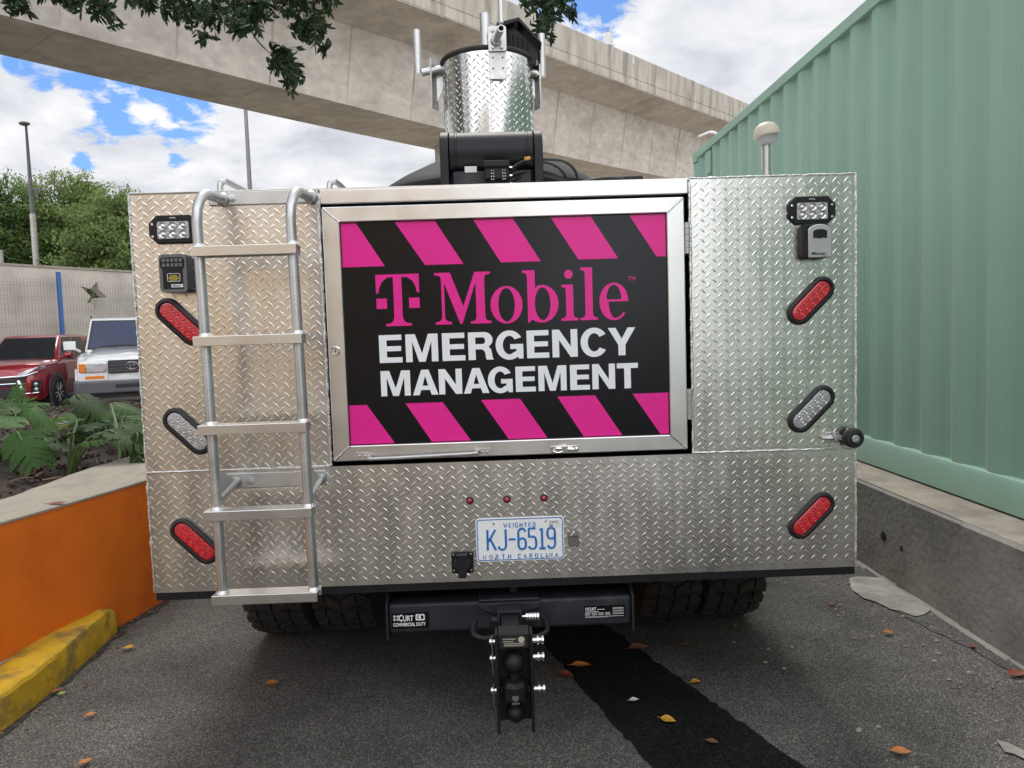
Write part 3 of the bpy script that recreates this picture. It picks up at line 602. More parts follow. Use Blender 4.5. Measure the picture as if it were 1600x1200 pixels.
# the serif name, unit = cap height
def ser_T(): # the logo letter with its two squares
    w = .84
    T = [(0, 1), (w, 1), (w+.0, .64), (w-.045, .64)]+[(w-.07, .76), (w-.13, .87), (w-.22, .935), (w-.335, .95)]+[(w/2+.083, .955), (w/2+.083, .17), (w/2+.11, .09), (w/2+.17, .055), (w/2+.25, .045), (w/2+.25, 0), (w/2-.25, 0), (w/2-.25, .045), (w/2-.17, .055), (w/2-.11, .09), (w/2-.083, .17), (w/2-.083, .955)]+[(.335, .95), (.22, .935), (.13, .87), (.07, .76), (.045, .64), (0, .64)]
    return [[T], [[(0, .34), (.205, .34), (.205, .54), (0, .54)]], [[(w-.205, .34), (w, .34), (w, .54), (w-.205, .54)]]]
def ser_M():
    w = 1.04
    return [[[(0, 0), (.305, 0), (.305, .045), (.225, .06), (.185, .11), (.18, .17), (.18, .80), (.46, 0), (.495, 0), (.765, .80), (.765, .15), (.755, .08), (.72, .055), (.655, .045), (.655, 0), (w, 0), (w, .045), (.975, .055), (.94, .08), (.93, .15), (.93, .85), (.94, .92), (.975, .945), (w, .955), (w, 1), (.75, 1), (.525, .34), (.295, 1), (0, 1), (0, .955), (.075, .945), (.115, .92), (.125, .85), (.125, .17), (.115, .10), (.075, .06), (0, .045)]]]
def ser_o(): w = .60; return [[arc(w/2, .345, w/2, .365, 0, 360, 36)[:-1], arc(w/2, .345, w/2-.145, .325, 0, 360, 36)[:-1]]]
def ser_b():
    w = .64; cx = .335
    return [[[(.0, 1.0), (.0, .955), (.055, .945), (.08, .91), (.085, .85), (.085, -.015), (.105, -.015), (.165, .05)]+arc(cx, .345, w-cx, .365, 236, 450, 30)+[(.27, .695), (.225, .65), (.225, 1.0)], arc(cx+.02, .345, w-cx-.165, .318, 0, 360, 30)[:-1]]]
def ser_i(h=.70):
    b = [[(0, 0), (.33, 0), (.33, .04), (.275, .055), (.245, .09), (.24, .16), (.24, h), (.02, h), (.02, h-.045), (.075, h-.055), (.098, h-.09), (.10, h-.15), (.10, .16), (.095, .09), (.065, .055), (0, .04)]]
    return [b]
def ser_idot(): return ser_i()+[[arc(.16, .90, .082, .086, 0, 360, 20)[:-1]]]
def ser_l(): return ser_i(1.02)
def ser_e():
    w = .555; cx = w/2
    return [[arc(cx, .345, cx, .365, 0, 318, 40)+arc(cx, .345, cx-.045, .325, 322, 268, 8)+arc(cx+.02, .345, cx-.155, .323, 262, 182, 12)+[(.142, .345)], [(.145, .385)]+arc(cx, .385, cx-.135, .285, 172, 8, 16)+[(w-.138, .385)]]]
# ---- stroke lettering (embossed plate letters) : strokes in a unit-high box
STK = {
 'K': (.5, [[(0, 0), (0, 1)], [(.5, 1), (.06, .42)], [(.17, .55), (.5, 0)]]), 'J': (.46, [[(.46, 1), (.46, .18), (.40, .05), (.29, 0), (.17, 0), (.05, .05), (0, .17)]]),
 '-': (.42, [[(.0, .5), (.42, .5)]]), '6': (.46, [[(.45, .86), (.38, .97), (.29, 1), (.17, 1), (.06, .95), (0, .83), (0, .17), (.06, .04), (.17, 0), (.29, 0), (.40, .04), (.46, .16), (.46, .36), (.40, .49), (.29, .53), (.17, .53), (.05, .48), (0, .40)]]),
 '5': (.46, [[(.44, 1), (.02, 1), (.02, .56), (.14, .60), (.30, .60), (.41, .55), (.46, .44), (.46, .16), (.40, .04), (.29, 0), (.17, 0), (.06, .04), (0, .13)]]),
 '1': (.36, [[(.05, .92), (.20, 1), (.20, 0)], [(.0, 0), (.40, 0)]]), '9': (.46, [[(.01, .14), (.08, .03), (.17, 0), (.29, 0), (.40, .05), (.46, .17), (.46, .83), (.40, .96), (.29, 1), (.17, 1), (.06, .96), (0, .84), (0, .64), (.06, .51), (.17, .47), (.29, .47), (.41, .52), (.46, .60)]]),
 'W': (.9, [[(0, 1), (.2, 0), (.45, .8), (.7, 0), (.9, 1)]]), 'E': (.6, [[(.6, 1), (0, 1), (0, 0), (.6, 0)], [(0, .52), (.5, .52)]]), 'I': (.0, [[(0, 0), (0, 1)]]),
 'G': (.7, [[(.66, .82), (.52, 1), (.18, 1), (0, .82), (0, .18), (.18, 0), (.55, 0), (.7, .16), (.7, .48), (.42, .48)]]), 'H': (.66, [[(0, 0), (0, 1)], [(.66, 0), (.66, 1)], [(0, .5), (.66, .5)]]),
 'T': (.7, [[(0, 1), (.7, 1)], [(.35, 1), (.35, 0)]]), 'D': (.66, [[(0, 0), (0, 1), (.42, 1), (.66, .78), (.66, .22), (.42, 0), (0, 0)]]), 'N': (.7, [[(0, 0), (0, 1), (.7, 0), (.7, 1)]]),
 'O': (.74, [[(.37, 1), (.1, .9), (0, .62), (0, .38), (.1, .1), (.37, 0), (.64, .1), (.74, .38), (.74, .62), (.64, .9), (.37, 1)]]), 'R': (.66, [[(0, 0), (0, 1), (.46, 1), (.64, .86), (.64, .64), (.46, .50), (0, .50)], [(.34, .5), (.66, 0)]]),
 'C': (.7, [[(.7, .82), (.52, 1), (.18, 1), (0, .8), (0, .2), (.18, 0), (.52, 0), (.7, .18)]]), 'A': (.76, [[(0, 0), (.38, 1), (.76, 0)], [(.14, .36), (.62, .36)]]), 'L': (.56, [[(0, 1), (0, 0), (.56, 0)]]), ' ': (.55, [])}
def strokes(mb, word, x0, x1, z0, h, y, r, gap, sx=1.0):
    tot = sum(STK[c][0] for c in word)*h*sx; g = gap if len(word) < 2 else (x1-x0-tot)/(len(word)-1); x = x0
    for ch in word:
        w, st = STK[ch]
        for s in st: mb.tube([(x+a*h*sx, y, z0+b*h) for a, b in s], r, 6)
        x += w*h*sx+g

# ================================================================== THE TRUCK
BW, ZB0, ZSEAM, ZT0 = 1.22, .5428, .9621, 1.8991
tk = thing('service_truck', 'service truck with a tread plate tail, pink and black hatch sign and ladder', 'truck', (0, 0, 0))
def lozenge(mb, c, ux, uz, n, L, w, h):
    """one raised tread: c centre, ux along, uz across, n outwards"""
    ts = (-.6, 0, .6); P = [c-ux*L]; 
    for t in ts: P.append(c+ux*L*t+uz*w*(1-t*t))
    for t in ts: P.append(c+ux*L*t-uz*w*(1-t*t))
    for t in ts: P.append(c+ux*L*t+n*h*(1-t*t)**.5)
    P.append(c+ux*L); T = 10
    mb.add(P, [(0, 1, 7), (1, 2, 8, 7), (2, 3, 9, 8), (3, T, 9), (0, 7, 4), (4, 7, 8, 5), (5, 8, 9, 6), (6, 9, T)])
PX, PZ = .0396, .0342
D45 = (Vector((.70, 0, .72)), Vector((-.72, 0, .70))), (Vector((.70, 0, -.72)), Vector((.72, 0, .70)))
def tread_panel(name, x0, x1, z0, z1, parent, holes=(), label=None, y=0., ny=-1):
    mb = MB(); mb.bb((x0, y, z0), (x1, y+.006, z1))
    i0 = math.floor(x0/PX)-1; j0 = math.floor(z0/PZ)-1
    for i in range(i0, int(x1/PX)+2):
        for j in range(j0, int(z1/PZ)+2):
            for q in (0, 1):
                x = (i+.5*q)*PX; z = (j+.5*q)*PZ
                if not (x0+.007 < x < x1-.007 and z0+.008 < z < z1-.008): continue
                if any(a < x < b and c < z < d for a, b, c, d in holes): continue
                ux, uz = D45[q]
                L = min(.0158, min(x-x0, x1-x, z-z0, z1-z)/.72-.001)
                if L < .008: continue
                lozenge(mb, Vector((x, y+.0002, z)), ux, uz, Vector((0, ny, 0)), L, .0043, .0015)
    return mb.build(name, 'plate', parent, smooth=60, label=label)
LX1, RX0 = -.5935, .6525
tread_panel('tread_panel', -BW, BW, ZB0, ZSEAM, tk, label='full width lower tread plate')
tread_panel('tread_panel', -BW, LX1, ZSEAM, ZT0, tk, label='upper left tread plate behind the ladder')
tread_panel('tread_panel', RX0, BW, ZSEAM, ZT0, tk, label='upper right tread plate')
# body behind the tail panel
mb = MB(); YB = 2.9
mb.add([(-BW+.004, .004, ZB0), (-BW+.004, YB, ZB0), (-BW+.004, YB, ZT0), (-BW+.004, .004, ZT0)], [(0, 1, 2, 3)]); mb.add([(BW-.004, .004, ZB0), (BW-.004, YB, ZB0), (BW-.004, YB, ZT0), (BW-.004, .004, ZT0)], [(0, 1, 2, 3)])
mb.add([(-BW+.004, .004, ZT0-.004), (BW-.004, .004, ZT0-.004), (BW-.004, YB, ZT0-.004), (-BW+.004, YB, ZT0-.004)], [(0, 1, 2, 3)]); mb.add([(-BW+.004, YB, ZB0), (BW-.004, YB, ZB0), (BW-.004, YB, ZT0), (-BW+.004, YB, ZT0)], [(0, 1, 2, 3)])
mb.build('cargo_body', 'plate', tk, smooth=0)
mb = MB()
for sx in (-1, 1):
    for i in range(0, 36):
        for j in range(0, 39):
            for q in (0, 1):
                y = .03+(i+.5*q)*.0792; z = ZB0+.03+(j+.5*q)*.0342
                if z > ZT0-.02: continue
                a, b = D45[q]; lozenge(mb, Vector((sx*(BW-.004), y, z)), Vector((0, a.x, a.z)), Vector((0, b.x, b.z)), Vector((sx, 0, 0)), .0158, .0043, .0015)
mb.build('side_tread', 'plate', tk)
mb = MB(); mb.bb((-BW+.003, .003, ZB0-.028), (BW-.003, 2.85, ZB0-.001)); mb.build('floor_edge', 'blackmetal', tk, smooth=0)
# weld beads
rw_ = random.Random(11)
def weld(pts, parent, r=.0042):
    mb = MB(); P = []; 
    for a, b in zip(pts[:-1], pts[1:]):
        a = Vector(a); b = Vector(b); n = int((b-a).length/.011)+1
        for i in range(n): P.append(a.lerp(b, i/n)+Vector((rw_.uniform(-.0012, .0012), 0, rw_.uniform(-.0012, .0012))))
    P.append(Vector(pts[-1])); mb.tube(P, [r*rw_.uniform(.65, 1.25) for _ in P], 6); return mb.build('weld_bead', 'weld', parent, smooth=50)
weld([(-BW+.002, -.001, ZSEAM), (LX1-.003, -.001, ZSEAM+.001)], tk); weld([(RX0+.003, -.001, ZSEAM+.002), (BW-.002, -.001, ZSEAM)], tk)
weld([(-BW, 0, ZB0), (-BW, 0, ZT0)], tk, .0050); weld([(BW, 0, ZB0), (BW, 0, ZT0)], tk, .0040)
weld([(LX1, -.001, ZSEAM+.004), (LX1, -.001, ZT0-.02), (LX1-.01, -.001, ZT0)], tk, .0055); weld([(RX0, -.001, ZSEAM+.004), (RX0, -.001, ZT0-.01)], tk, .0055)
weld([(RX0, 0, ZT0), (BW, 0, ZT0)], tk, .004)
mb = MB(); mb.tube([(-BW, .0, ZT0), (LX1, 0, ZT0)], .004, 6); mb.build('edge_trim', 'alu', tk)
# door opening: dark jamb, header beam
mb = MB(); mb.add([(LX1, .006, ZSEAM), (RX0, .006, ZSEAM), (RX0, .006, 1.85), (LX1, .006, 1.85), (LX1, .30, ZSEAM), (RX0, .30, ZSEAM), (RX0, .30, 1.85), (LX1, .30, 1.85)], [(4, 5, 6, 7), (0, 1, 5, 4), (1, 2, 6, 5), (3, 2, 6, 7), (0, 3, 7, 4)]); mb.build('door_jamb', 'blackmetal', tk, smooth=0)
mb = MB(); mb.bb((LX1+.004, -.003, 1.8475), (RX0-.004, .045, 1.896)); mb.build('header_beam', 'alu', tk, bevel=.004)
mb = MB(); mb.bb((LX1-.002, -.001, 1.895), (RX0, .05, 1.9005)); mb.build('roof_flange', 'alu', tk)

# ---- hatch ----
dx0, dx1, dz0, dz1 = -.5845, .6335, .9785, 1.838; px0, px1, pz0, pz1 = -.527, .5735, 1.032, 1.786
YD = -.006
mb = MB()
for poly in ([(dx0, dz0), (dx1, dz0), (px1, pz0), (px0, pz0)], [(dx1, dz0), (dx1, dz1), (px1, pz1), (px1, pz0)], [(dx1, dz1), (dx0, dz1), (px0, pz1), (px1, pz1)], [(dx0, dz1), (dx0, dz0), (px0, pz0), (px0, pz1)]):
    cx = sum(p[0] for p in poly)/4; cz = sum(p[1] for p in poly)/4
    mb.prism([(cx+(a-cx)*.9994, cz+(b-cz)*.9994) for a, b in poly], backd, YD, YD+.045)
door = mb.build('hatch_door', 'alu', tk, smooth=0, bevel=.0035)
for a, b in (((dx0+.004, dz1-.004), (px0, pz1)), ((dx1-.004, dz1-.004), (px1, pz1)), ((dx0+.004, dz0+.004), (px0, pz0)), ((dx1-.004, dz0+.004), (px1, pz0))): weld([(a[0], YD-.0005, a[1]), (b[0], YD-.0005, b[1])], door, .0032)
YP = YD+.012
mb = MB(); mb.bb((px0-.006, YP, pz0-.006), (px1+.006, YP+.02, pz1+.006)); sign = mb.build('sign_panel', 'signblack', door, smooth=0)
YS = YP-.0008; e_ = .003
mb = MB()
tops = [[(px0+e_, pz1-e_), (-.473, pz1-e_), (-.382, 1.637), (px0+e_, 1.637)], [(-.343, pz1-e_), (-.208, pz1-e_), (-.117, 1.637), (-.247, 1.637)], [(-.079, pz1-e_), (.055, pz1-e_), (.145, 1.638), (.0095, 1.638)], [(.183, pz1-e_), (.318, pz1-e_), (.408, 1.640), (.273, 1.640)], [(.449, pz1-e_), (px1-e_, pz1-e_), (px1-e_, 1.642), (.539, 1.642)]]
bots = [[(px0+e_, 1.169), (-.464, 1.169), (-.374, pz0+e_), (px0+e_, pz0+e_)], [(-.332, 1.170), (-.205, 1.170), (-.113, pz0+e_), (-.247, pz0+e_)], [(-.074, 1.173), (.060, 1.173), (.150, pz0+e_), (.017, pz0+e_)], [(.188, 1.176), (.318, 1.176), (.409, pz0+e_), (.276, pz0+e_)], [(.447, 1.177), (px1-e_, 1.177), (px1-e_, pz0+e_), (.541, pz0+e_)]]
for pol in tops+bots:
    m1 = MB(); m1.flat([pol], back(YS)); m1.build('hazard_stripe', 'magenta', door, smooth=0)
k1 = (.452-(-.4145))/(2173-150)
mb = MB(); bold_line(mb, 'EMERGENCY', [(150, 330), (358, 612), (645, 825), (850, 1050), (1066, 1284), (1312, 1488), (1514, 1714), (1738, 1954), (1956, 2174)], 150, -.4135, 2173, .461, 1.3105, .0945, YS)
mb.build('lettering', 'signwhite', door, smooth=0)
mb = MB(); bold_line(mb, 'MANAGEMENT', [(165, 395), (412, 612), (618, 800), (812, 1012), (1003, 1197), (1221, 1378), (1400, 1622), (1650, 1805), (1825, 2005), (2020, 2187)], 165, -.413, 2187, .468, 1.1965, .0865, YS)
mb.build('lettering', 'signwhite', door, smooth=0)
mb = MB(); zc = 1.4345; hc = .1745
def put(shape, x, h=hc, w=None):
    wid = max(p[0] for lp in shape for s in lp for p in s); kx = h if w is None else w/wid
    for lp in shape: mb.flat(lp, lambda a, b: (x+a*kx, YS, zc+b*h))
kx = lambda p: -.416+(p-125)*(.440+.416)/(2115-125)
put(ser_T(), -.416, w=.146); put(ser_M(), kx(585), w=kx(1025)-kx(585)); put(ser_o(), kx(1022), w=kx(1275)-kx(1022)); put(ser_b(), kx(1278), w=kx(1560)-kx(1278)); put(ser_idot(), kx(1578), w=kx(1715)-kx(1578)); put(ser_l(), kx(1730), w=kx(1870)-kx(1730)); put(ser_e(), kx(1885), w=kx(2115)-kx(1885))
text_mb(mb, 'TM', kx(2116), 1.563, .0155, YS, width=.0245)
mb.build('lettering', 'magenta', door, smooth=0)
# handle, lock, latch, hinges of the hatch
mb = MB()
for x in (-.482, -.068): mb.bb((x-.022, YD-.004, .984), (x+.022, YD, 1.008))
mb.tube(bez([(-.465, YD-.004, .994), (-.452, YD-.03, .992), (-.43, YD-.038, .990), (-.12, YD-.038, .996), (-.10, YD-.03, .998), (-.085, YD-.004, .999)], 5), .0065, 8)
for x in (-.494, -.474, -.078, -.058): mb.lathe([(.006, 0), (.005, -.004), (0, -.005)], (x, YD-.003, .996), (0, 1, 0), 8)
mb.build('grab_handle', 'alutube', door, bevel=.001)
mb = MB(); mb.lathe([(.0165, 0), (.0165, -.003), (.013, -.006), (.012, -.004), (0, -.004)], (-.5585, YD, 1.357), (0, 1, 0), 22); lk = mb.build('door_lock', 'steel', door)
mb = MB(); mb.bb((-.0012-.5585, YD-.0062, 1.353), (.0012-.5585, YD-.0040, 1.365)); mb.build('keyhole', 'ink', lk)
mb = MB(); mb.bb((.160, YD-.006, .984), (.250, YD, 1.006)); mb.tube([(.178, YD-.016, 1.001), (.238, YD-.018, .996)], .005, 8); mb.box((.206, YD-.014, .998), (.022, .016, .018)); mb.tube(bez([(.178, YD-.01, 1.000), (.168, YD-.02, .993), (.182, YD-.022, .987), (.205, YD-.018, .992)], 4), .0035, 6); mb.lathe([(.008, 0), (.008, -.006), (0, -.007)], (.247, YD-.003, .994), (0, 1, 0), 12)
mb.build('latch', 'steel', door, bevel=.001)
for z0, z1 in ((1.647, 1.752), (1.083, 1.188)):
    mb = MB(); n5 = 5
    for i in range(n5):
        a = z0+(z1-z0)*i/n5; mb.tube([(.6425, -.010, a+.001), (.6425, -.010, a+(z1-z0)/n5-.001)], .0075, 10)
    mb.bb((.6335, -.008, z0), (.650, -.003, z1)); mb.build('hinge', 'alutube', door)

# ---- ladder ----
YL = -.17
def lad(px, py): p = onY(px, py, YL); return p.x, p.z
xlT = lad(313, 420)[0]; xlB = lad(348, 920)[0]; xrT = lad(459, 420)[0]; xrB = lad(490, 915)[0]
xl = lambda z: xlT+(xlB-xlT)*(1.65-z)/(1.65-.63); xr = lambda z: xrT+(xrB-xrT)*(1.65-z)/(1.65-.63)
ld = MB(); ladder = None
rung_px = [(302, 394, 468, 390), (305, 533, 477, 529), (312, 670, 484, 667), (322, 803, 492, 799), (334, 934, 501, 928)]
mb = MB(); mb.bb((-.955, -.0075, 1.852), (-.612, -.0005, 1.8985)); ladder = mb.build('ladder', 'alutube', tk, bevel=.004)
mb = MB()
for fx in (lambda z: xl(z), lambda z: xr(z)):
    m2 = MB(); tz = 1.872
    pth = [(fx(.575), YL, .575), (fx(1.1), YL, 1.1), (fx(1.6), YL, 1.6), (fx(1.78), YL, 1.775)]+[(fx(1.8)+.012*t, YL+.075*(1-math.cos(R(90*t))), 1.79+.083*math.sin(R(90*t))) for t in (.2, .4, .6, .8, 1.0)]+[(fx(1.8)+.028, -.004, tz)]
    m2.tube(pth, .0163, 14); m2.lathe([(.024, 0), (.021, -.006), (.017, -.011)], (fx(1.8)+.028, -.007, tz), (0, 1, 0), 14); m2.build('rail', 'alutube', ladder)
zl = []
for a, b, c, d in rung_px:
    p = Vector((*lad(a, b), 0)); q = Vector((*lad(c, d), 0)); z = (p.y+q.y)/2; zl.append(z); x0, x1 = p.x+.004, q.x-.004
    m2 = MB(); hz = .0155; y0, y1 = YL-.031, YL+.036
    ch = [(y0, z-hz), (y0, z+hz), (y1, z+hz), (y1, z-hz), (y1-.004, z-hz), (y1-.004, z+hz-.004), (y0+.004, z+hz-.004), (y0+.004, z-hz)]
    m2.prism(ch, lambda u, v, d_: (d_, u, v), x0, x1)
    m2.build('rung', 'alu', ladder, smooth=0, bevel=.0015)
    for fx in (xl, xr):
        m3 = MB(); m3.lathe([(.0225, 0), (.0195, .006), (.0165, .011)], (fx(z), YL, z+hz-.001), (0, 0, 1), 14); m3.build('weld_bead', 'weld', ladder)
mb = MB(); mb.bb((-.955, -.0075, .898), (-.612, -.0005, .952)); mb.build('lower_bracket', 'alutube', ladder, bevel=.004)
for fx, ex in ((xl, -.918), (xr, -.632)):
    m2 = MB(); m2.tube([(fx(.91), YL, .893), (ex, -.006, .922)], .0125, 12); m2.lathe([(.02, 0), (.0175, -.006), (.014, -.010)], (ex, -.0075, .922), (0, 1, 0), 12)
    m2.add([(fx(.95)+.004, YL, 1.0), (fx(.9)+.004, YL, .905), (ex-.004, -.012, .928), (fx(.95)+.008, YL, 1.0), (fx(.9)+.008, YL, .905), (ex, -.012, .928)], [(0, 1, 2), (3, 5, 4), (0, 2, 5, 3), (0, 3, 4, 1), (1, 4, 5, 2)])
    m2.build('standoff', 'alutube', ladder)
for x, z in ((-.878, 1.8755), (-.870, .925)):
    m2 = MB(); m2.lathe([(.0155, 0), (.0155, -.002), (.0095, -.003), (.0095, -.009), (0, -.010)], (x, -.0075, z), (0, 1, 0), 6); m2.build('bolt', 'galv', ladder, smooth=25)

# ---- oval lamps ----
def oval_lamp(cx, cz, ang, name, lens, led, label=None):
    c, s = math.cos(ang), math.sin(ang); fn = lambda d: (lambda a, b: (cx+a*c-b*s, d, cz+a*s+b*c)); L, w = .196, .084
    rings = [(L, w, 0.), (L, w, -.008), (L-.008, w-.008, -.0125), (L-.022, w-.022, -.0135), (L-.030, w-.030, -.009), (L-.032, w-.032, -.004)]
    mb = MB(); vs = []; k = None
    for l_, w_, d in rings:
        P = stadium(l_, w_); k = len(P); vs += [fn(d)(a, b) for a, b in P]
    mb.add(vs, [(i*k+q, i*k+(q+1) % k, (i+1)*k+(q+1) % k, (i+1)*k+q) for i in range(len(rings)-1) for q in range(k)])
    bz = mb.build(name, 'bezel', tk, smooth=50, label=label)
    mb = MB(); vs = []
    for l_, w_, d in ((L-.030, w-.030, -.005), (L-.034, w-.034, -.0095), (L-.046, w-.046, -.011)):
        vs += [fn(d)(a, b) for a, b in stadium(l_, w_)]
    mb.add(vs, [(i*k+q, i*k+(q+1) % k, (i+1)*k+(q+1) % k, (i+1)*k+q) for i in range(2) for q in range(k)]+[tuple(2*k+q for q in range(k))])
    mb.build('lens', lens, bz, smooth=50)
    mb = MB()
    for i in range(5):
        for j in (-1, 1):
            a = -.052+i*.026+(.003*j); b = j*.0118; p = fn(-.0105)(a, b)
            mb.lathe([(.0092, 0), (.0088, -.0012), (.0062, -.0006), (.0050, -.0022), (.0020, -.0030), (0, -.0030)], p, (0, 1, 0), 12)
    mb.build('led_ring', led, bz, smooth=25)
A45 = R(45)
for cx, cz, sgn, nm, ln, le, lb in ((1.0625, 1.476, 1, 'tail_light', 'red', 'redled', None), (1.0635, 1.104, 1, 'reversing_light', 'clear', 'led', None), (1.0620, .731, 1, 'tail_light', 'red', 'redled', None), (-1.0735, 1.471, -1, 'tail_light', 'red', 'redled', None), (-1.072, 1.101, -1, 'reversing_light', 'clear', 'led', None), (-1.0715, .721, -1, 'tail_light', 'red', 'redled', None)):
    oval_lamp(cx, cz, A45*sgn, nm, ln, le, lb)
# ---- flood lamps ----
def oct_(w, h, c): return [(-w/2+c, -h/2), (w/2-c, -h/2), (w/2, -h/2+c), (w/2, h/2-c), (w/2-c, h/2), (-w/2+c, h/2), (-w/2, h/2-c), (-w/2, -h/2+c)]
for cx, cz in ((1.0655, 1.780), (-1.0755, 1.7785)):
    mb = MB(); P = oct_(.163, .094, .026); Q = rrect(.112, .058, .006, 2)
    mb.prism([(cx+a, cz+b) for a, b in P], backd, -.012, 0.)
    wl_ = mb.build('work_light', 'blackmetal', tk, smooth=0, bevel=.004)
    mb = MB(); mb.prism([(cx+a, cz-.003+b) for a, b in rrect(.104, .056, .005, 2)], backd, -.014, -.010); mb.build('reflector', 'clear', wl_, smooth=25)
    mb = MB()
    for i in range(3):
        for j in (-.5, .5):
            mb.lathe([(.0135, -.001), (.0130, -.004), (.0100, -.002), (.0075, -.0010), (.0060, -.0035), (0, -.0055)], (cx+(i-1)*.033, -.0135, cz-.003+j*.027), (0, 1, 0), 16)
    mb.build('led_lens', 'led', wl_, smooth=30)
    mb = MB()
    for sx in (-1, 1):
        for sz in (-1, 1): mb.lathe([(.0045, 0), (.0045, -.002), (0, -.0025)], (cx+sx*.068, -.0122, cz-.003+sz*.020), (0, 1, 0), 8)
    mb.build('screw', 'steel', wl_)
    mb = MB(); mb.tube([(cx-.010, -.0125, cz+.036), (cx-.004, -.0125, cz+.039), (cx+.0, -.0125, cz+.035), (cx+.004, -.0125, cz+.039), (cx+.010, -.0125, cz+.035)], .0011, 5); mb.build('maker_mark', 'white', wl_)
# ---- key safes ----
kx_, kz_ = 1.073, 1.6735   # right: grey front on black body
mb = MB(); P = rrect(.092, .116, .016, 5, kx_-.006, kz_); mb.prism(P, backd, -.042, 0); ks = mb.build('key_safe', 'blackplastic', tk, bevel=.004)
mb = MB(); Pt = [(kx_-.036, kz_-.056), (kx_+.043, kz_-.056), (kx_+.043, kz_+.035)]+arc(kx_+.0035, kz_+.035, .0395, .020, 0, 180, 10)[1:-1]+[(kx_-.036, kz_+.035)]; mb.prism(Pt, backd, -.050, -.0425); mb.build('front_cover', 'silver', ks, bevel=.003)
mb = MB(); mb.prism([(kx_-.020, kz_+.008), (kx_-.010, kz_+.0095), (kx_, kz_+.0065), (kx_+.010, kz_+.0095), (kx_+.026, kz_+.008), (kx_+.026, kz_+.030)]+arc(kx_+.003, kz_+.030, .023, .008, 0, 180, 6)[1:-1]+[(kx_-.020, kz_+.030)], backd, -.053, -.0502); mb.build('shutter', 'blackplastic', ks, bevel=.001)
mb = MB(); text_mb(mb, 'Master', kx_-.027, kz_-.047, .0105, -.0506, bold=.02, shear=.25, width=.052); text_mb(mb, 'Lock', kx_+.010, kz_-.0525, .0042, -.0506, width=.015); mb.build('lettering', 'ink', ks, smooth=0)
_k = onY(270.5, 427, -.056); kx_, kz_ = _k.x, _k.z    # left: black pad with grey rim
mb = MB(); mb.prism(rrect(.090, .124, .012, 5, kx_+.0, kz_), backd, -.055, 0); ks = mb.build('key_safe', 'blackplastic', tk, bevel=.004)
mb = MB(); mb.flat([rrect(.090, .125, .014, 5, kx_, kz_), [(kx_-.034, kz_-.052), (kx_+.032, kz_-.052), (kx_+.032, kz_+.012), (kx_+.039, kz_+.022), (kx_+.039, kz_+.045), (kx_+.032, kz_+.052), (kx_-.034, kz_+.052), (kx_-.041, kz_+.045), (kx_-.041, kz_+.022), (kx_-.034, kz_+.012)]], back(-.0565))
nv = len(mb.v); mb.build('rim', 'greyplastic', ks, smooth=0)
mb = MB()
for i in range(5):
    for j in range(2): mb.bb((kx_-.034+i*.0137, -.0585, kz_+.021+j*.0155), (kx_-.0235+i*.0137, -.0560, kz_+.0325+j*.0155))
mb.build('button', 'greyplastic', ks, bevel=.001)
mb = MB(); mb.flat([rrect(.042, .027, .004, 3, kx_+.001, kz_-.0135), rrect(.039, .024, .003, 3, kx_+.001, kz_-.0135)], back(-.0562)); mb.bb((kx_-.008, -.0565, kz_-.046), (kx_+.030, -.0562, kz_-.036)); mb.build('badge', 'white', ks, smooth=0)
mb = MB()
for i, w in enumerate((.022, .032, .034, .026)): mb.bb((kx_+.001-w/2, -.0566, kz_-.0065-i*.0047-.0026), (kx_+.001+w/2, -.0563, kz_-.0065-i*.0047))
mb.build('small_print', 'yellowprint', ks, smooth=0)
mb = MB(); text_mb(mb, 'Master', kx_-.004, kz_-.0435, .0058, -.0569, bold=.02, shear=.2, width=.028); mb.build('lettering', 'ink', ks, smooth=0)
# ---- small red markers ----
for cx in (-.124, .004, .132):
    mb = MB(); mb.lathe([(.0135, 0), (.0135, -.004), (.012, -.008), (.0085, -.008), (.008, -.003)], (cx, 0, .827), (0, 1, 0), 18); mk = mb.build('marker_light', 'bezel', tk)
    mb = MB(); mb.lathe([(.0085, -.003), (.0080, -.009), (.004, -.012), (0, -.0125)], (cx, 0, .827), (0, 1, 0), 14); mb.build('lens', 'red', mk)
# ---- licence plate ----
mb = MB(); pc = (.045, .6865); mb.prism(rrect(.305, .1525, .012, 5, *pc), backd, -.0055, -.0025); lp = mb.build('licence_plate', 'platewhite', tk, bevel=.001)
yl = -.0060
mb = MB(); mb.flat([rrect(.298, .1455, .010, 6, *pc), rrect(.2915, .139, .008, 6, *pc)], back(yl)); mb.build('border_line', 'plateblue', lp, smooth=0)
mb = MB(); strokes(mb, 'KJ-6519', -.0680, .1655, .6515, .071, yl+.001, .0042, 0, .78); mb.build('plate_number', 'plateblue', lp)
mb = MB(); strokes(mb, 'WEIGHTED', -.0100, .0985, .7285, .0150, yl+.0006, .00165, 0, .75); strokes(mb, 'NORTH', -.084, .0105, .6195, .0142, yl+.0006, .00165, 0, .85); strokes(mb, 'CAROLINA', .0365, .1745, .6195, .0142, yl+.0006, .00165, 0, .85); mb.build('state_name', 'plateblue', lp)
mb = MB(); mb.bb((.143, yl-.0004, .721), (.184, yl+.0004, .7495)); st = mb.build('sticker', 'white', lp, smooth=0)
mb = MB(); text_mb(mb, 'MAR', .150, .7385, .0085, yl-.0007, width=.028); text_mb(mb, '26', .147, .7265, .0095, yl-.0007, bold=.02, width=.013); mb.build('lettering', 'ink', st, smooth=0)
for x, z in ((-.045, .7445), (.135, .7475), (-.042, .6225), (.136, .6245)):
    mb = MB(); mb.lathe([(.0045, 0), (.004, -.0025), (0, -.003)], (x, yl+.0005, z), (0, 1, 0), 8); mb.build('screw', 'galv', lp)
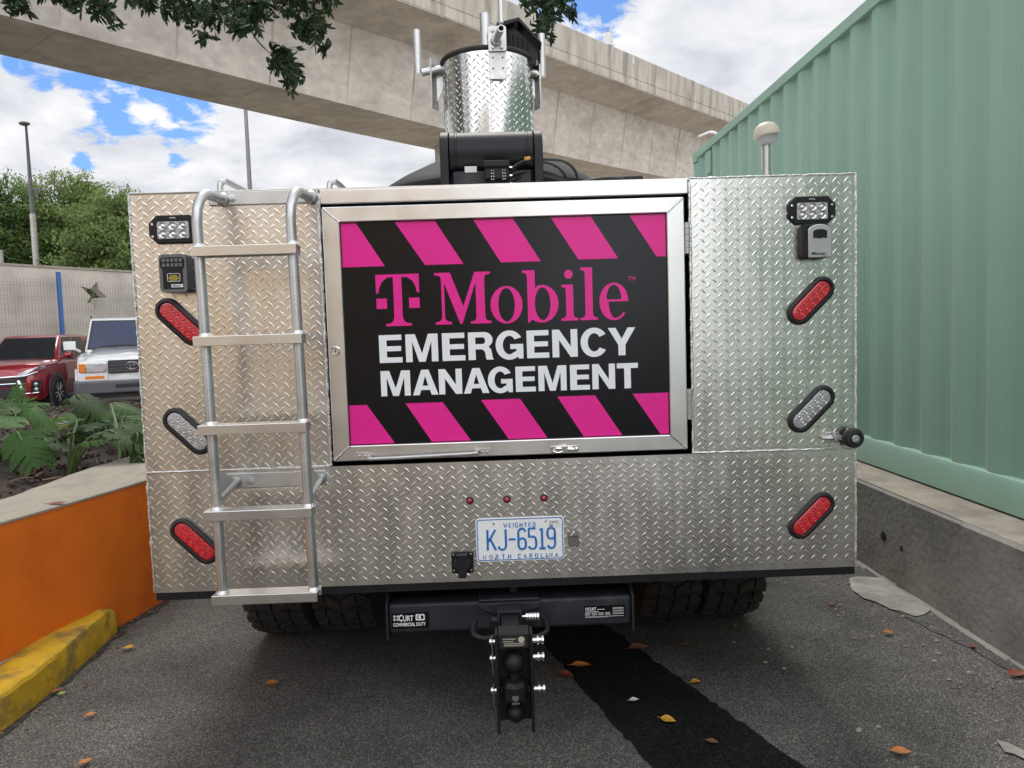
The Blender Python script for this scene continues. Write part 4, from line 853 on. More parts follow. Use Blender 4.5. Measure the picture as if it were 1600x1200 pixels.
mb = MB(); mb.lathe([(.006, 0), (.005, -.003), (0, -.004)], (.007, -.001, .5945), (0, 1, 0), 8); mb.build('bolt', 'galv', tk)
# plate lamp
cx, cz = .230, .683; P = [(-.016, -.026), (.016, -.026), (.018, -.018), (.018, .014), (.004, .032), (-.004, .032), (-.018, .014), (-.018, -.018)]
mb = MB(); mb.prism([(cx+a, cz+b) for a, b in P], backd, -.022, 0); pl_ = mb.build('plate_lamp', 'greyplastic', tk, bevel=.004)
mb = MB(); mb.prism([(cx-.014, cz+.012), (cx+.014, cz+.012), (cx+.002, cz+.029), (cx-.002, cz+.029)], backd, -.027, -.015); mb.build('chrome_cap', 'steel', pl_, bevel=.002)
# socket
cx, cz = -.157, .612
mb = MB(); mb.prism(rrect(.076, .076, .008, 3, cx, cz), backd, -.010, 0); so = mb.build('trailer_socket', 'blackplastic', tk, bevel=.002)
mb = MB(); mb.lathe([(.030, -.008), (.030, -.03), (.027, -.034), (0, -.034)], (cx, 0, cz-.002), (0, 1, 0), 24); mb.bb((cx-.020, -.036, cz+.020), (cx+.020, -.010, cz+.034)); mb.bb((cx-.014, -.042, cz-.045), (cx+.014, -.030, cz-.018)); mb.build('socket_lid', 'blackplastic', so, bevel=.002)
mb = MB()
for sx in (-1, 1):
    for sz in (-1, 1): mb.lathe([(.004, 0), (.0035, -.003), (0, -.0035)], (cx+sx*.030, -.010, cz+sz*.028+.002), (0, 1, 0), 8)
mb.build('screw', 'steel', so)
# door holder: plate, plunger and rubber roller
mb = MB(); mb.bb((1.112, -.005, .984), (1.158, 0, 1.022)); mb.tube([(1.095, -.014, 1.003), (1.128, -.016, 1.003)], [.004, .011], 10); mb.tube([(1.128, -.014, 1.003), (1.16, -.014, 1.003)], .005, 8); mb.box((1.141, -.012, 1.003), (.014, .022, .018)); mb.flat([rrect(.026, .016, .002, 2, 1.165, 1.003), rrect(.017, .008, .002, 2, 1.165, 1.003)], back(-.022)); mb.bb((1.152, -.021, .995), (1.178, -.012, 1.011))
for x in (1.127, 1.146):
    for z in (.9895, 1.0165): mb.lathe([(.0055, 0), (.005, -.003), (0, -.004)], (x, -.005, z), (0, 1, 0), 8)
dh = mb.build('door_holder', 'galv', tk, bevel=.0012)
mb = MB(); mb.lathe([(.012, -.010), (.029, -.012), (.034, -.020), (.034, -.040), (.029, -.050), (.019, -.052), (.014, -.046)], (1.196, 0, 1.003), (0, 1, 0), 28); mb.build('rubber_roller', 'bezel', dh, smooth=50)
mb = MB(); mb.lathe([(.0145, -.040), (.0135, -.051), (.006, -.052), (.004, -.049), (0, -.049)], (1.196, 0, 1.003), (0, 1, 0), 18); mb.build('roller_bolt', 'galv', dh)

# ---- hitch ----
YH = .02; bx0, bx1, bz0, bz1 = -.424, .430, onY(800, 983, .02).z, onY(800, 938, .02).z
mb = MB(); mb.bb((bx0, YH, bz0), (bx1, YH+.15, bz1)); hb_ = mb.build('hitch_beam', 'hitch', tk, bevel=.010, seg=3)
for x in (bx0-.008, bx1+.001):
    mb = MB(); mb.prism([(YH-.012, bz0-.02), (YH+.16, bz0-.02), (YH+.30, bz1), (YH+.30, .60), (YH+.10, .535), (YH-.012, bz1+.002)], lambda u, v, d_: (d_, u, v), x, x+.007); mb.build('end_plate', 'hitch', hb_, bevel=.001)
mb = MB(); mb.prism([(-.108, bz1), (.108, bz1), (.108, bz1-.018), (.055, bz1-.042), (-.055, bz1-.042), (-.108, bz1-.018)], backd, YH-.022, YH-.002); mb.bb((-.108, YH-.010, bz1+.001), (.108, YH+.14, bz1+.009)); mb.build('gusset', 'hitch', hb_, bevel=.006)
# receiver tube
rz = onY(800, 969, -.05).z; mb = MB(); yr0, yr1 = -.075, YH-.001
for lo, hi in (((-.0425, yr0, rz+.032), (.0425, yr1, rz+.042)), ((-.0425, yr0, rz-.042), (.0425, yr1, rz-.032)), ((-.0425, yr0, rz-.032), (-.0325, yr1, rz+.032)), ((.0325, yr0, rz-.032), (.0425, yr1, rz+.032))): mb.bb(lo, hi)
mb.build('receiver', 'hitch', hb_, bevel=.002)
mb = MB(); mb.tube([(-.062, -.032, rz-.004), (-.043, -.032, rz-.004)], .013, 14); mb.build('pin_boss', 'hitch', hb_)
mb = MB(); mb.tube([(.043, -.032, rz+.004), (.055, -.032, rz+.004)], .008, 12)
for i in range(5): mb.tube([(.055+i*.0095, -.032, rz+.004), (.0625+i*.0095, -.032, rz+.004)], .0155, 18)
mb.build('hitch_lock', 'steel', hb_)
for sx in (-1, 1):
    mb = MB(); mb.tube(bez([(sx*.042, -.045, rz-.052), (sx*.085, -.055, rz-.058), (sx*.125, -.035, rz-.050), (sx*.128, .0, rz-.035), (sx*.115, .03, rz-.02)], 6), .0085, 10); mb.build('chain_loop', 'hitch', hb_)
def sticker(x0, z0, x1, z1, parent):
    mb = MB(); mb.bb((x0, YH-.0016, z0), (x1, YH-.0004, z1)); return mb.build('sticker', 'signblack', parent, smooth=0)
def hpx(px, py): p = onY(px, py, YH); return p.x, p.z
sx0, sz0 = hpx(613, 983); sx1, sz1 = hpx(670, 958); s1 = sticker(sx0, sz0, sx1, sz1+.004, hb_); w = sx1-sx0; h = sz1+.004-sz0; ys = YH-.0020
def mark(mb, x, z, s): # woven square mark
    for a, b in ((.25, .25), (.75, .25), (.25, .75), (.75, .75)): mb.flat([[(x+(a-.23)*s, z+b*s), (x+a*s, z+(b-.23)*s), (x+(a+.23)*s, z+b*s), (x+a*s, z+(b+.23)*s)], [(x+(a-.09)*s, z+b*s), (x+a*s, z+(b-.09)*s), (x+(a+.09)*s, z+b*s), (x+a*s, z+(b+.09)*s)]], back(ys))
mb = MB(); hs = h*.40; mark(mb, sx0+w*.03, sz0+h*.50, hs); xe = text_mb(mb, 'C', sx0+w*.19, sz0+h*.50, hs, ys, bold=.03, width=w*.10); text_mb(mb, 'URT', xe+w*.012, sz0+h*.50, hs*.84, ys, bold=.03, width=w*.28)
cdx = sx0+w*.64; cw = w*.25; 
mb.flat([rrect(cw, hs, hs*.2, 3, cdx+cw/2, sz0+h*.70), arc(cdx+cw*.32, sz0+h*.70, cw*.17, hs*.32, 50, 310, 12)+arc(cdx+cw*.32, sz0+h*.70, cw*.09, hs*.17, 310, 50, 8), [(cdx+cw*.58, sz0+h*.70-hs*.32), (cdx+cw*.68, sz0+h*.70-hs*.32)]+arc(cdx+cw*.68, sz0+h*.70, cw*.2, hs*.32, -80, 80, 8)+[(cdx+cw*.58, sz0+h*.70+hs*.32)]], back(ys))
text_mb(mb, 'COMMERCIAL DUTY', sx0+w*.03, sz0+h*.17, h*.21, ys, bold=.03, width=w*.88); mb.build('lettering', 'white', s1, smooth=0)
sx0, sz0 = hpx(913, 966); sx1, sz1 = hpx(976, 945); s2 = sticker(sx0, sz0, sx1, sz1+.001, hb_); w = sx1-sx0; h = sz1-sz0
mb = MB(); mark(mb, sx0+w*.02, sz0+h*.64, h*.26); text_mb(mb, 'CURT', sx0+w*.09, sz0+h*.64, h*.25, ys, bold=.03, width=w*.21)
rr = random.Random(5)
def fine(x0, x1, z, hh):
    x = x0
    while x < x1-.001:
        l = rr.uniform(.0012, .0042); l = min(l, x1-x); mb.flat([[(x, z), (x+l, z), (x+l, z+hh), (x, z+hh)]], back(ys)); x += l+.0009
fine(sx0+w*.32, sx0+w*.5, sz0+h*.68, h*.06); fine(sx0+w*.02, sx0+w*.36, sz0+h*.50, h*.06)
for c in range(4):
    for r_ in range(3): fine(sx0+w*(.02+c*.165), sx0+w*(.15+c*.165), sz0+h*(.24+r_*.085), h*.045)
for r_ in range(3):
    for q in range(2): fine(sx0+w*.70, sx0+w*.97, sz0+h*(.28+r_*.22+q*.07), h*.04)
fine(sx0+w*.02, sx0+w*.97, sz0+h*.10, h*.045); fine(sx0+w*.02, sx0+w*.6, sz0+h*.04, h*.03)
mb.build('lettering', 'white', s2, smooth=0)
# ---- drop ball mount ----
yb = -.24
bmx = lambda px, py, y=yb: onY(px, py, y)
mb = MB(); mb.bb((-.030, yb+.02, rz-.030), (.030, yr1, rz+.030)); bm_ = mb.build('ball_mount', 'blackmetal', tk, bevel=.003)
cxb = (bmx(774, 1000).x+bmx(831, 1000).x)/2; hw = .055; ztop = bmx(800, 986).z; zbot = bmx(800, 1139).z
for sx in (-1, 1):
    mb = MB(); mb.prism([(yb-.030, zbot), (yb+.030, zbot), (yb+.036, ztop), (yb-.026, ztop)], lambda u, v, d_: (d_, u, v), cxb+sx*hw-.0045, cxb+sx*hw+.0045); mb.build('side_plate', 'blackmetal', bm_, bevel=.002)
mb = MB(); mb.bb((cxb-hw+.005, yb-.024, ztop-.050), (cxb+hw-.005, yb+.05, ztop)); hd = mb.build('head_block', 'blackmetal', bm_, bevel=.004)
mb = MB(); mb.bb((cxb-.040, yb-.0255, ztop-.042), (cxb+.040, yb-.0242, ztop-.008)); mb.build('name_label', 'ink', bm_, smooth=0)
mb = MB()
for z_, a, b in ((.014, -.034, .006), (.022, -.034, .000), (.029, -.030, .034), (.035, -.030, .030)):
    x = cxb+a
    while x < cxb+b: l = rr.uniform(.002, .006); mb.bb((x, yb-.0264, ztop-z_-.003), (min(x+l, cxb+b), yb-.0257, ztop-z_)); x += l+.0014
mb.lathe([(.010, 0), (.010, -.0008), (.006, -.0009), (.006, -.0001)], (cxb+.024, yb-.0256, ztop-.018), (0, 1, 0), 12); mb.build('small_print', 'dome', bm_, smooth=0)
mb = MB(); zb2 = zbot+.012; mb.bb((cxb-hw+.005, yb+.018, zbot+.022), (cxb+hw-.005, yb+.026, ztop-.05)); mb.build('back_plate', 'blackmetal', bm_)
def ball(px, py, r, ztgt):
    p = bmx(px, py, yb-.005); m2 = MB(); m2.sphere((cxb, yb-.005, p.z), r, 28, 18); return m2, p.z
m2, z1 = ball(803, 1035, .0345, 0); m2.tube([(cxb, yb-.005, z1-.024), (cxb, yb-.005, z1-.055)], .018, 16); m2.build('tow_ball', 'blackmetal', bm_, smooth=60)
m2, z2 = ball(806, 1114, .0295, 0); m2.tube([(cxb, yb-.005, z2+.02), (cxb, yb-.005, z2+.04)], .016, 16); m2.build('tow_ball', 'blackmetal', bm_, smooth=60)
zm = (z1+z2)/2-.005; mb = MB(); mb.lathe([(.034, -.030), (.043, -.026), (.043, .018), (.034, .032), (.022, .036)], (cxb, yb-.005, zm), (0, 0, 1), 8); mb.bb((cxb-hw+.006, yb-.012, zm-.012), (cxb+hw-.006, yb+.012, zm+.012)); mb.build('ball_block', 'blackmetal', bm_, bevel=.003)
mb = MB(); mb.prism([(cxb-.010, zm-.002), (cxb-.010, zm-.012), (cxb, zm-.020), (cxb+.010, zm-.012), (cxb+.010, zm-.002)], backd, yb-.0505, yb-.042); mb.bb((cxb-.012, yb-.0495, zm-.028), (cxb+.012, yb-.040, zm-.024)); mb.build('shield_mark', 'greyplastic', bm_)
for py in (1000, 1026, 1076):
    p = bmx(838, py); m2 = MB()
    m2.lathe([(.0075, 0), (.0075, .014), (.0135, .015), (.0135, .021), (.008, .022), (.009, .028), (.0135, .030), (.0135, .036), (0, .037)], (cxb+hw+.004, yb, p.z), (1, 0, 0), 14); m2.build('pin', 'steel', bm_); m2 = MB(); m2.lathe([(.0075, 0), (.0075, .008), (.011, .010), (.009, .018), (0, .02)], (cxb-hw-.004, yb, p.z), (-1, 0, 0), 12); m2.build('pin_end', 'steel', bm_)
    m2 = MB(); x = cxb-hw-.013; lo = -.05 if py != 1000 else -.055; m2.tube(bez([(x, yb-.004, p.z+.024), (x-.001, yb-.006, p.z), (x, yb-.004, p.z-.03), (x+.001, yb-.004, p.z+lo)], 4), .0026, 6); m2.build('clip', 'steel', bm_)

# ---- running gear ----
AX, TR = 1.05, .42
def wheel(x, y, r, w, name='wheel'):
    t = MB(); t.lathe([(r*.60, -w/2), (r*.72, -w/2-.004), (r*.90, -w/2+.004), (r*.955, -w/2+.022), (r*.962, 0), (r*.955, w/2-.022), (r*.90, w/2-.004), (r*.72, w/2+.004), (r*.60, w/2)], (x, y, r), (1, 0, 0), 48)
    ty = t.build(name, 'rubber', tk, smooth=45)
    g = MB(); nl = 30
    for i in range(nl):
        for k_, (u0, u1, st) in enumerate(((-.47, -.27, -.10), (-.24, -.02, .10), (.02, .24, -.10), (.27, .47, .10))):
            a0 = 2*PI*(i+(.5 if k_ % 2 else 0))/nl; da = 2*PI/nl*.62
            V = []
            for rr_, q in ((r*.955, 0), (r*1.0, 1)):
                for u, aa in ((u0, a0), (u1, a0+st), (u1, a0+st+da), (u0, a0+da)):
                    rr2 = rr_-(.012 if abs(u) > .45 else 0); V.append((x+u*w, y+rr2*math.cos(aa), r+rr2*math.sin(aa)))
            g.add(V, [(4, 5, 6, 7), (0, 1, 5, 4), (1, 2, 6, 5), (2, 3, 7, 6), (3, 0, 4, 7)])
    g.build('tread', 'rubber', ty, smooth=0)
    h = MB(); h.lathe([(r*.61, -w*.42), (r*.56, -w*.30), (r*.50, 0), (r*.30, w*.05), (r*.18, w*.12), (0, w*.12)] if x < 0 else [(r*.61, w*.42), (r*.56, w*.30), (r*.50, 0), (r*.30, -w*.05), (r*.18, -w*.12), (0, -w*.12)], (x, y, r), (1, 0, 0), 32); h.build('rim', 'galv', ty)
    return ty
for x in (-1.035, -.735, .735, 1.02): wheel(x, AX, TR, .27)
for x in (-.98, .98): wheel(x, 5.1, TR, .24)
mb = MB(); mb.tube([(-1.0, AX, TR), (1.0, AX, TR)], .06, 14); mb.sphere((0, AX, TR), .17, 16, 10); mb.build('axle', 'blackmetal', tk)
for x in (-.42, .42):
    mb = MB(); mb.bb((x-.04, .16, .47), (x+.04, 6.0, .60)); mb.build('chassis_rail', 'blackmetal', tk)
mb = MB(); mb.bb((-.40, .35, .46), (.40, .65, .516)); mb.bb((-1.1, 1.6, .35), (1.1, 2.8, .52)); mb.build('underbody', 'blackmetal', tk)
for x0 in (-1.16, .60):
    mb = MB(); mb.bb((x0, 1.50, .20), (x0+.56, 1.515, .52)); mb.build('mud_flap', 'rubber', tk)
mb = MB(); mb.prism([(.005, .47), (.03, .47), (.035, .515), (0, .515)], backd, .08, .09); mb.build('bracket_tab', 'blackmetal', tk)
mb = MB(); mb.add([(.95, .28, .515), (1.20, .28, .515), (1.19, .36, .49), (1.03, .36, .49)], [(0, 1, 2, 3)]); mb.build('splash_tab', 'galv', tk)
# cab, hidden ahead of the body
mb = MB(); mb.prism([(3.0, .55), (6.3, .55), (6.35, 1.05), (6.2, 1.22), (5.1, 1.32), (4.5, 1.86), (3.0, 1.88)], lambda u, v, d_: (d_, u, v), -1.0, 1.0); cabo = mb.build('cab', 'signwhite', tk, bevel=.06, seg=3)
mb = MB(); mb.add([(-.86, 5.03, 1.39), (.86, 5.03, 1.39), (.80, 4.56, 1.83), (-.80, 4.56, 1.83)], [(0, 1, 2, 3)])
for sx in (-1, 1): mb.add([(sx*1.006, 3.3, 1.30), (sx*1.006, 4.9, 1.30), (sx*1.006, 4.45, 1.78), (sx*1.006, 3.3, 1.80)], [(0, 1, 2, 3)])
mb.build('window', 'glass', cabo, smooth=0)

# ---- on the roof ----
# stowed dish with its feed housing
yq = 1.25; p = onY(597, 289, yq); q = onY(940, 278, yq); cxd = (p.x+q.x)/2; rd = (q.x-p.x)/2+.02; ztp = onY(760, 256, yq).z
mb = MB(); prof = [(rd*t, (1-t*t)*.20) for t in (1, .93, .8, .6, .4, .2, 0)]
mb.lathe([(rd-.012, -.025), (rd, -.022), (rd+.006, -.008)]+prof, (cxd, yq, ztp-.16), (0, 0, 1), 56); dsh = mb.build('satellite_dish', 'dish', tk, smooth=50)
yh = .42
hx0 = onY(690, 250, yh).x; hx1 = onY(846, 250, yh).x; zt_h = onY(767, 206, yh).z; hz0 = 1.9
for a, b in ((hx0, hx0+.032), (hx1-.032, hx1)):
    mb = MB(); r_ = .105; P = [(yh-.10, hz0), (yh+.14, hz0), (yh+.14, zt_h-.05)]+arc(yh+.02, zt_h-.075, .12, .078, 0, 180, 12)+[(yh-.10, zt_h-.10)]
    mb.prism(P, lambda u, v, d_: (d_, u, v), a, b); mb.build('end_housing', 'drumblack', dsh, bevel=.006)
mb = MB(); cyl_r = .085; czh = zt_h-.088
mb.lathe([(cyl_r*.9, 0), (cyl_r, .004), (cyl_r, .022), (cyl_r*.97, .024), (cyl_r*.97, .030), (cyl_r, .032), (cyl_r, hx1-hx0-.096), (cyl_r*.97, hx1-hx0-.094), (cyl_r*.97, hx1-hx0-.088), (cyl_r, hx1-hx0-.086), (cyl_r, hx1-hx0-.068), (cyl_r*.9, hx1-hx0-.064)], (hx0+.032, yh, czh), (1, 0, 0), 40); mb.build('roll_cover', 'drumblack', dsh, smooth=50)
mb = MB(); mb.bb((hx0+.045, yh-.075, hz0+.062), (hx1-.045, yh-.060, hz0+.115)); mb.bb((hx0+.04, yh-.05, hz0), (hx1-.04, yh+.05, hz0+.11)); mb.build('rear_plate', 'hitch', dsh, bevel=.003)
mb = MB(); a = onY(726, 260, yh-.077); b = onY(745, 269, yh-.077); mb.bb((a.x, yh-.0768, b.z), (b.x, yh-.0755, a.z)); lb_ = mb.build('data_label', 'silver', dsh, smooth=0)
a = onY(757, 252, yh-.13); b = onY(795, 278, yh-.13)
mb = MB(); mb.bb((a.x, yh-.13, b.z), (b.x, yh-.062, a.z)); mb.bb((a.x-.004, yh-.145, a.z-.022), (b.x+.004, yh-.06, a.z)); jb = mb.build('junction_box', 'blackmetal', dsh, bevel=.003)
mb = MB()
for i in range(2):
    for j in range(4): mb.sphere((a.x+.025+i*.042, yh-.131, a.z-.034-j*.011), .0026, 6, 4); mb.sphere((a.x+.033+i*.042, yh-.131, a.z-.034-j*.011), .0026, 6, 4)
for z in (.02, .05, .08):
    m2 = MB(); m2.lathe([(.004, 0), (.004, .01), (0, .011)], (b.x+.004, yh-.11, a.z-z), (1, 0, 0), 8); m2.build('connector', 'steel', jb)
mb.build('terminal_studs', 'steel', jb)
mb = MB()
for x in (onY(739, 285, yh-.09).x, onY(812, 280, yh-.09).x): mb.lathe([(.034, 0), (.030, .02), (.012, .026), (0, .026)], (x, yh-.09, hz0), (0, 0, 1), 16)
mb.build('mount_foot', 'greyplastic', dsh)
for pts, r_ in (([(800, 262), (822, 250), (850, 249), (880, 252), (898, 266), (903, 284)], .0065), ([(800, 266), (815, 257), (838, 252), (865, 258), (880, 270), (888, 286)], .006), ([(800, 272), (825, 268), (852, 269), (872, 276), (886, 285)], .006), ([(795, 284), (815, 276), (850, 273), (875, 280), (890, 288)], .007), ([(900, 288), (930, 281), (955, 279), (975, 281)], .009)):
    mb = MB(); Q = [onY(x, y, yh-.10+.03*i*(1 if r_ != .0065 else .6)) for i, (x, y) in enumerate(pts)]; mb.tube(bez(Q, 6), r_*.85, 8); mb.build('cable', 'cable', dsh)
mb = MB(); q = onY(824, 248, yh-.085); mb.tube([(q.x-.011, q.y-.004, q.z-.001), (q.x+.011, q.y-.004, q.z+.001)], .0075, 8); mb.build('cable_tag', 'brass', dsh)
mb = MB(); q = onY(983, 278, .6); mb.bb((q.x-.05, .55, 1.895), (q.x+.05, .65, q.z)); mb.build('roof_hatch_stop', 'blackmetal', tk, bevel=.008)
# mast barrel of tread plate
yd = 1.15; a = onY(694, 190, yd); b = onY(834, 190, yd); rdm = (b.x-a.x)/2*.985; cxm = (a.x+b.x)/2; zd1 = onY(765, 78, yd-rdm).z+.012; zd0 = 1.9
mb = MB(); mb.lathe([(rdm, 0), (rdm, zd1-zd0)], (cxm, yd, zd0), (0, 0, 1), 72); mb.f = mb.f[:72]
px_ = 2*PI*rdm/round(2*PI*rdm/PX)
for i in range(round(2*PI*rdm/px_)):
    for j in range(1, int((zd1-zd0)/PZ)):
        for q in (0, 1):
            th = 2*PI*(i+.5*q)*px_/(2*PI*rdm); z = zd0+.015+(j+.5*q)*PZ
            if z > zd1-.02 or z < 2.05: continue
            n_ = Vector((math.cos(th), math.sin(th), 0)); tg = Vector((-math.sin(th), math.cos(th), 0)); a_, b_ = D45[q]
            lozenge(mb, Vector((cxm, yd, z))+n_*(rdm-.0006), tg*a_.x+Vector((0, 0, a_.z)), tg*b_.x+Vector((0, 0, b_.z)), n_, .0158, .004, .0024)
drm = mb.build('mast_barrel', 'drumplate', tk, smooth=60)
mb = MB(); P = [(cxm+rdm*1.012*math.cos(2*PI*i/64), yd+rdm*1.012*math.sin(2*PI*i/64), zd1) for i in range(65)]; mb.tube(P, .011, 8, False); mb.build('rim_guard', 'rubber', drm)
mb = MB(); mb.lathe([(rdm*.985, 0), (rdm*.985, zd1-zd0-.01), (rdm*.6, zd1-zd0-.22), (0, zd1-zd0-.22)], (cxm, yd, zd0), (0, 0, 1), 48); mb.build('barrel_liner', 'blackmetal', drm)
weld([(cxm+.012, yd-rdm-.0015, zd1-.14), (cxm+.012, yd-rdm-.0015, 2.1)], drm, .003)
weld([(cxm+.05, yd-math.sqrt(rdm*rdm-.0025)-.0015, 2.32), (cxm+.05, yd-math.sqrt(rdm*rdm-.0025)-.0015, 2.12)], drm, .0022)
# front antenna bracket
yf = yd-rdm-.012; a = onY(762, 42, yf); b = onY(793, 123, yf); zmid = onY(777, 81, yf).z
mb = MB(); mb.prism(rrect(b.x-a.x-.002, a.z-b.z, .008, 3, (a.x+b.x)/2, (a.z+b.z)/2), backd, yf+.001, yf+.008)
for x in (.25, .78):
    for z in (.14, .40): pass
fb = mb.build('antenna_bracket', 'galv', drm, bevel=.001)
mb = MB(); mb.prism(rrect(b.x-a.x, a.z-zmid, .008, 3, (a.x+b.x)/2, (a.z+zmid)/2), backd, yf-.009, yf)
for i in (0, 1):
    for j in (0, 1): mb.lathe([(.0085, 0), (.0085, -.006), (0, -.007)], (a.x+.022+i*(b.x-a.x-.044), yf-.009, a.z-.020-j*(a.z-zmid-.036)), (0, 1, 0), 6)
mb.build('clamp_plate', 'galv', fb, bevel=.001)
mb = MB(); c0 = onY(775, 65, yf); c1 = onY(783, 44, yf-.16); mb.lathe([(.026, 0), (.022, -.012), (.017, -.016)], (c0.x, yf-.009, c0.z), (0, 1, 0), 18)
d = Vector((c1.x, yf-.16, c1.z))-Vector((c0.x, yf-.01, c0.z)); A_ = Vector((c0.x, yf-.01, c0.z)); B_ = A_+d
mb.tube([A_, B_], .0155, 18, False); mb.tube([A_+d*.3, B_], .0115, 18, False); ring_n = 18
dn = d.normalized(); u_ = dn.orthogonal().normalized(); w_ = dn.cross(u_)
mb.add([B_+(u_*math.cos(2*PI*k/18)+w_*math.sin(2*PI*k/18))*r for r in (.0155, .0115) for k in range(18)], [(k, (k+1) % 18, 18+(k+1) % 18, 18+k) for k in range(18)])
tp_ = onY(781, -25, yf-.12); bt_ = onY(783, 36, yf-.12); mb.tube([bt_, tp_], .0108, 14); mb.build('antenna_pipe', 'alutube', fb)
mb = MB()
for z in (.025, .072):
    for x in (-.022, .022): mb.lathe([(.0042, 0), (.0042, -.0012), (0, -.0012)], ((a.x+b.x)/2+x, yf+.001, zmid-z), (0, 1, 0), 10)
mb.build('bolt_hole', 'ink', fb, smooth=0)
# side antenna arms
def side_arm(pxs, sgn):
    (vx0, vy0), (vx1, vy1), (hx, hy), (px_a, py_a), (px_b, py_b) = pxs
    T = onY(vx0, vy0, yd); B = onY(vx1, vy1, yd); H = onY(hx, hy, yd)
    m = MB(); za, zb_ = onY(px_a, py_a, yd).z, onY(px_b, py_b, yd).z; m.box((H.x, yd-.01, (za+zb_)/2), (.008, .06, za-zb_), (0, 0, R(26*sgn))); ab = m.build('antenna_bracket', 'galv', drm, bevel=.001)
    m = MB(); m.tube([(B.x, yd-.02, B.z), (B.x, yd-.02, T.z)], .0175, 16); m.tube([(B.x-sgn*.018, yd-.02, B.z+.004), (H.x, yd-.02, B.z+.014), (cxm+sgn*(rdm-.004), yd-.02, B.z+.022)], .017, 16); m.build('antenna_pipe', 'alutube', ab)
    m = MB(); m.prism([(H.x+.003, onY(px_a, py_a, yd).z-.02), (cxm+sgn*rdm, onY(px_a, py_a, yd).z-.05), (cxm+sgn*rdm, onY(px_a, py_a, yd).z-.12), (H.x+.003, onY(px_b, py_b, yd).z+.02)], backd, yd+.005, yd+.012); m.build('gusset', 'galv', ab)
side_arm(((651, 50), (654, 118), (678, 117), (678, 95), (684, 172)), -1)
side_arm(((847, 56), (847, 122), (839, 122), (839, 104), (838, 172)), 1)
mb = MB(); a = onY(757, 26, yd); mb.tube([(a.x, yd-.02, zd1-.2), (a.x, yd-.02, a.z)], .0235, 18); mb.lathe([(.024, 0), (.024, .004), (.0, .006)], (a.x, yd-.02, a.z), (0, 0, 1), 18); mb.build('mast_tip', 'alutube', drm)
# floodlight head seen beside the mast
a = onY(795, 45, yd+.02); b = onY(845, 82, yd+.02); c = onY(836, 104, yd+.02); mb = MB()
mb.prism([(a.x-.06, a.z-.02), (a.x+.045, a.z+.003), (b.x-.003, b.z), (b.x-.004, b.z-.012), (a.x+.04, a.z-.015), (a.x-.06, a.z-.045)], backd, yd-.11, yd+.12)
mb.prism([(a.x-.055, a.z-.05), (a.x+.02, a.z-.02), (c.x+.005, b.z-.012), (c.x, c.z-.02), (a.x-.05, zd1-.05)], backd, yd-.07, yd+.10)
for i in range(6): mb.bb((a.x-.03+i*.022, yd-.085, zd1-.02), (a.x-.024+i*.022, yd-.069, a.z-.045-.010*i))
mb.build('floodlight', 'blackmetal', drm, bevel=.003)
# dome antenna on a stub post
yg = .15; t0 = onY(1198, 272, yg); t1 = onY(1198, 222, yg); mb = MB(); mb.tube([(t0.x, yg, 1.895), (t0.x, yg, t1.z)], .0135, 16); mb.tube([(t0.x-.017, yg, 1.95), (t0.x-.017, yg, t1.z+.004)], .003, 6); gp = mb.build('dome_antenna', 'alutube', tk)
tl = Matrix.Rotation(R(-8), 3, 'Y'); ax = tl @ Vector((0, 0, 1)); cc = onY(1198, 213, yg)
mb = MB(); mb.lathe([(.026, -.028), (.030, -.026), (.036, -.002), (.044, .002)], cc, ax, 28); mb.build('dome_base', 'greybase', gp)
mb = MB(); mb.lathe([(.043, .0), (.0475, .002), (.0475, .007), (.0455, .012), (.041, .028), (.031, .040), (.018, .047), (0, .050)], cc, ax, 32); mb.build('dome_cover', 'dome', gp, smooth=60)
# roof rails
for px in (344, 515):
    q = onY(px, 291, .35); tz = onY(px+8, 282, .35).z
    mb = MB(); mb.tube(bez([(q.x, .35, 1.90), (q.x, .35, tz-.02), (q.x+.006, .37, tz-.002), (q.x+.02, .43, tz), (q.x+.02, 1.3, tz)], 6), .0115, 10); mb.build('roof_rail', 'alutube', tk)
# ================================================================== PARKED CARS
M['carred'] = mat('red_car_paint', (.30, .006, .016), .22, .25, .05, 2., coat=1.)
M['carwhite'] = mat('white_car_paint', (.72, .73, .72), .25, 0., .03, 2., coat=1.)
M['chrome'] = mat('chrome', (.75, .76, .78), .08, 1., .04, 8.)
M['carblack'] = mat('car_trim_black', (.018, .018, .020), .45, 0., .1, 20.)
M['carglass'] = mat('car_glass', (.016, .020, .026), .04, 0., .2, 1., spec=.8)
M['carglassblue'] = mat('tinted_windscreen', (.007, .018, .065), .05, 0., .3, 2., spec=.5)
M['headlamp'] = mat('headlamp_glass', (.48, .49, .50), .10, .5, .35, 14., .8, 40., coat=1.)
M['amber'] = mat('amber_lens', (.75, .20, .01), .15, 0., .15, 60., .6, 120., coat=1.)
M['bumper'] = mat('grey_bumper', (.10, .10, .115), .42, 0., .1, 8.)
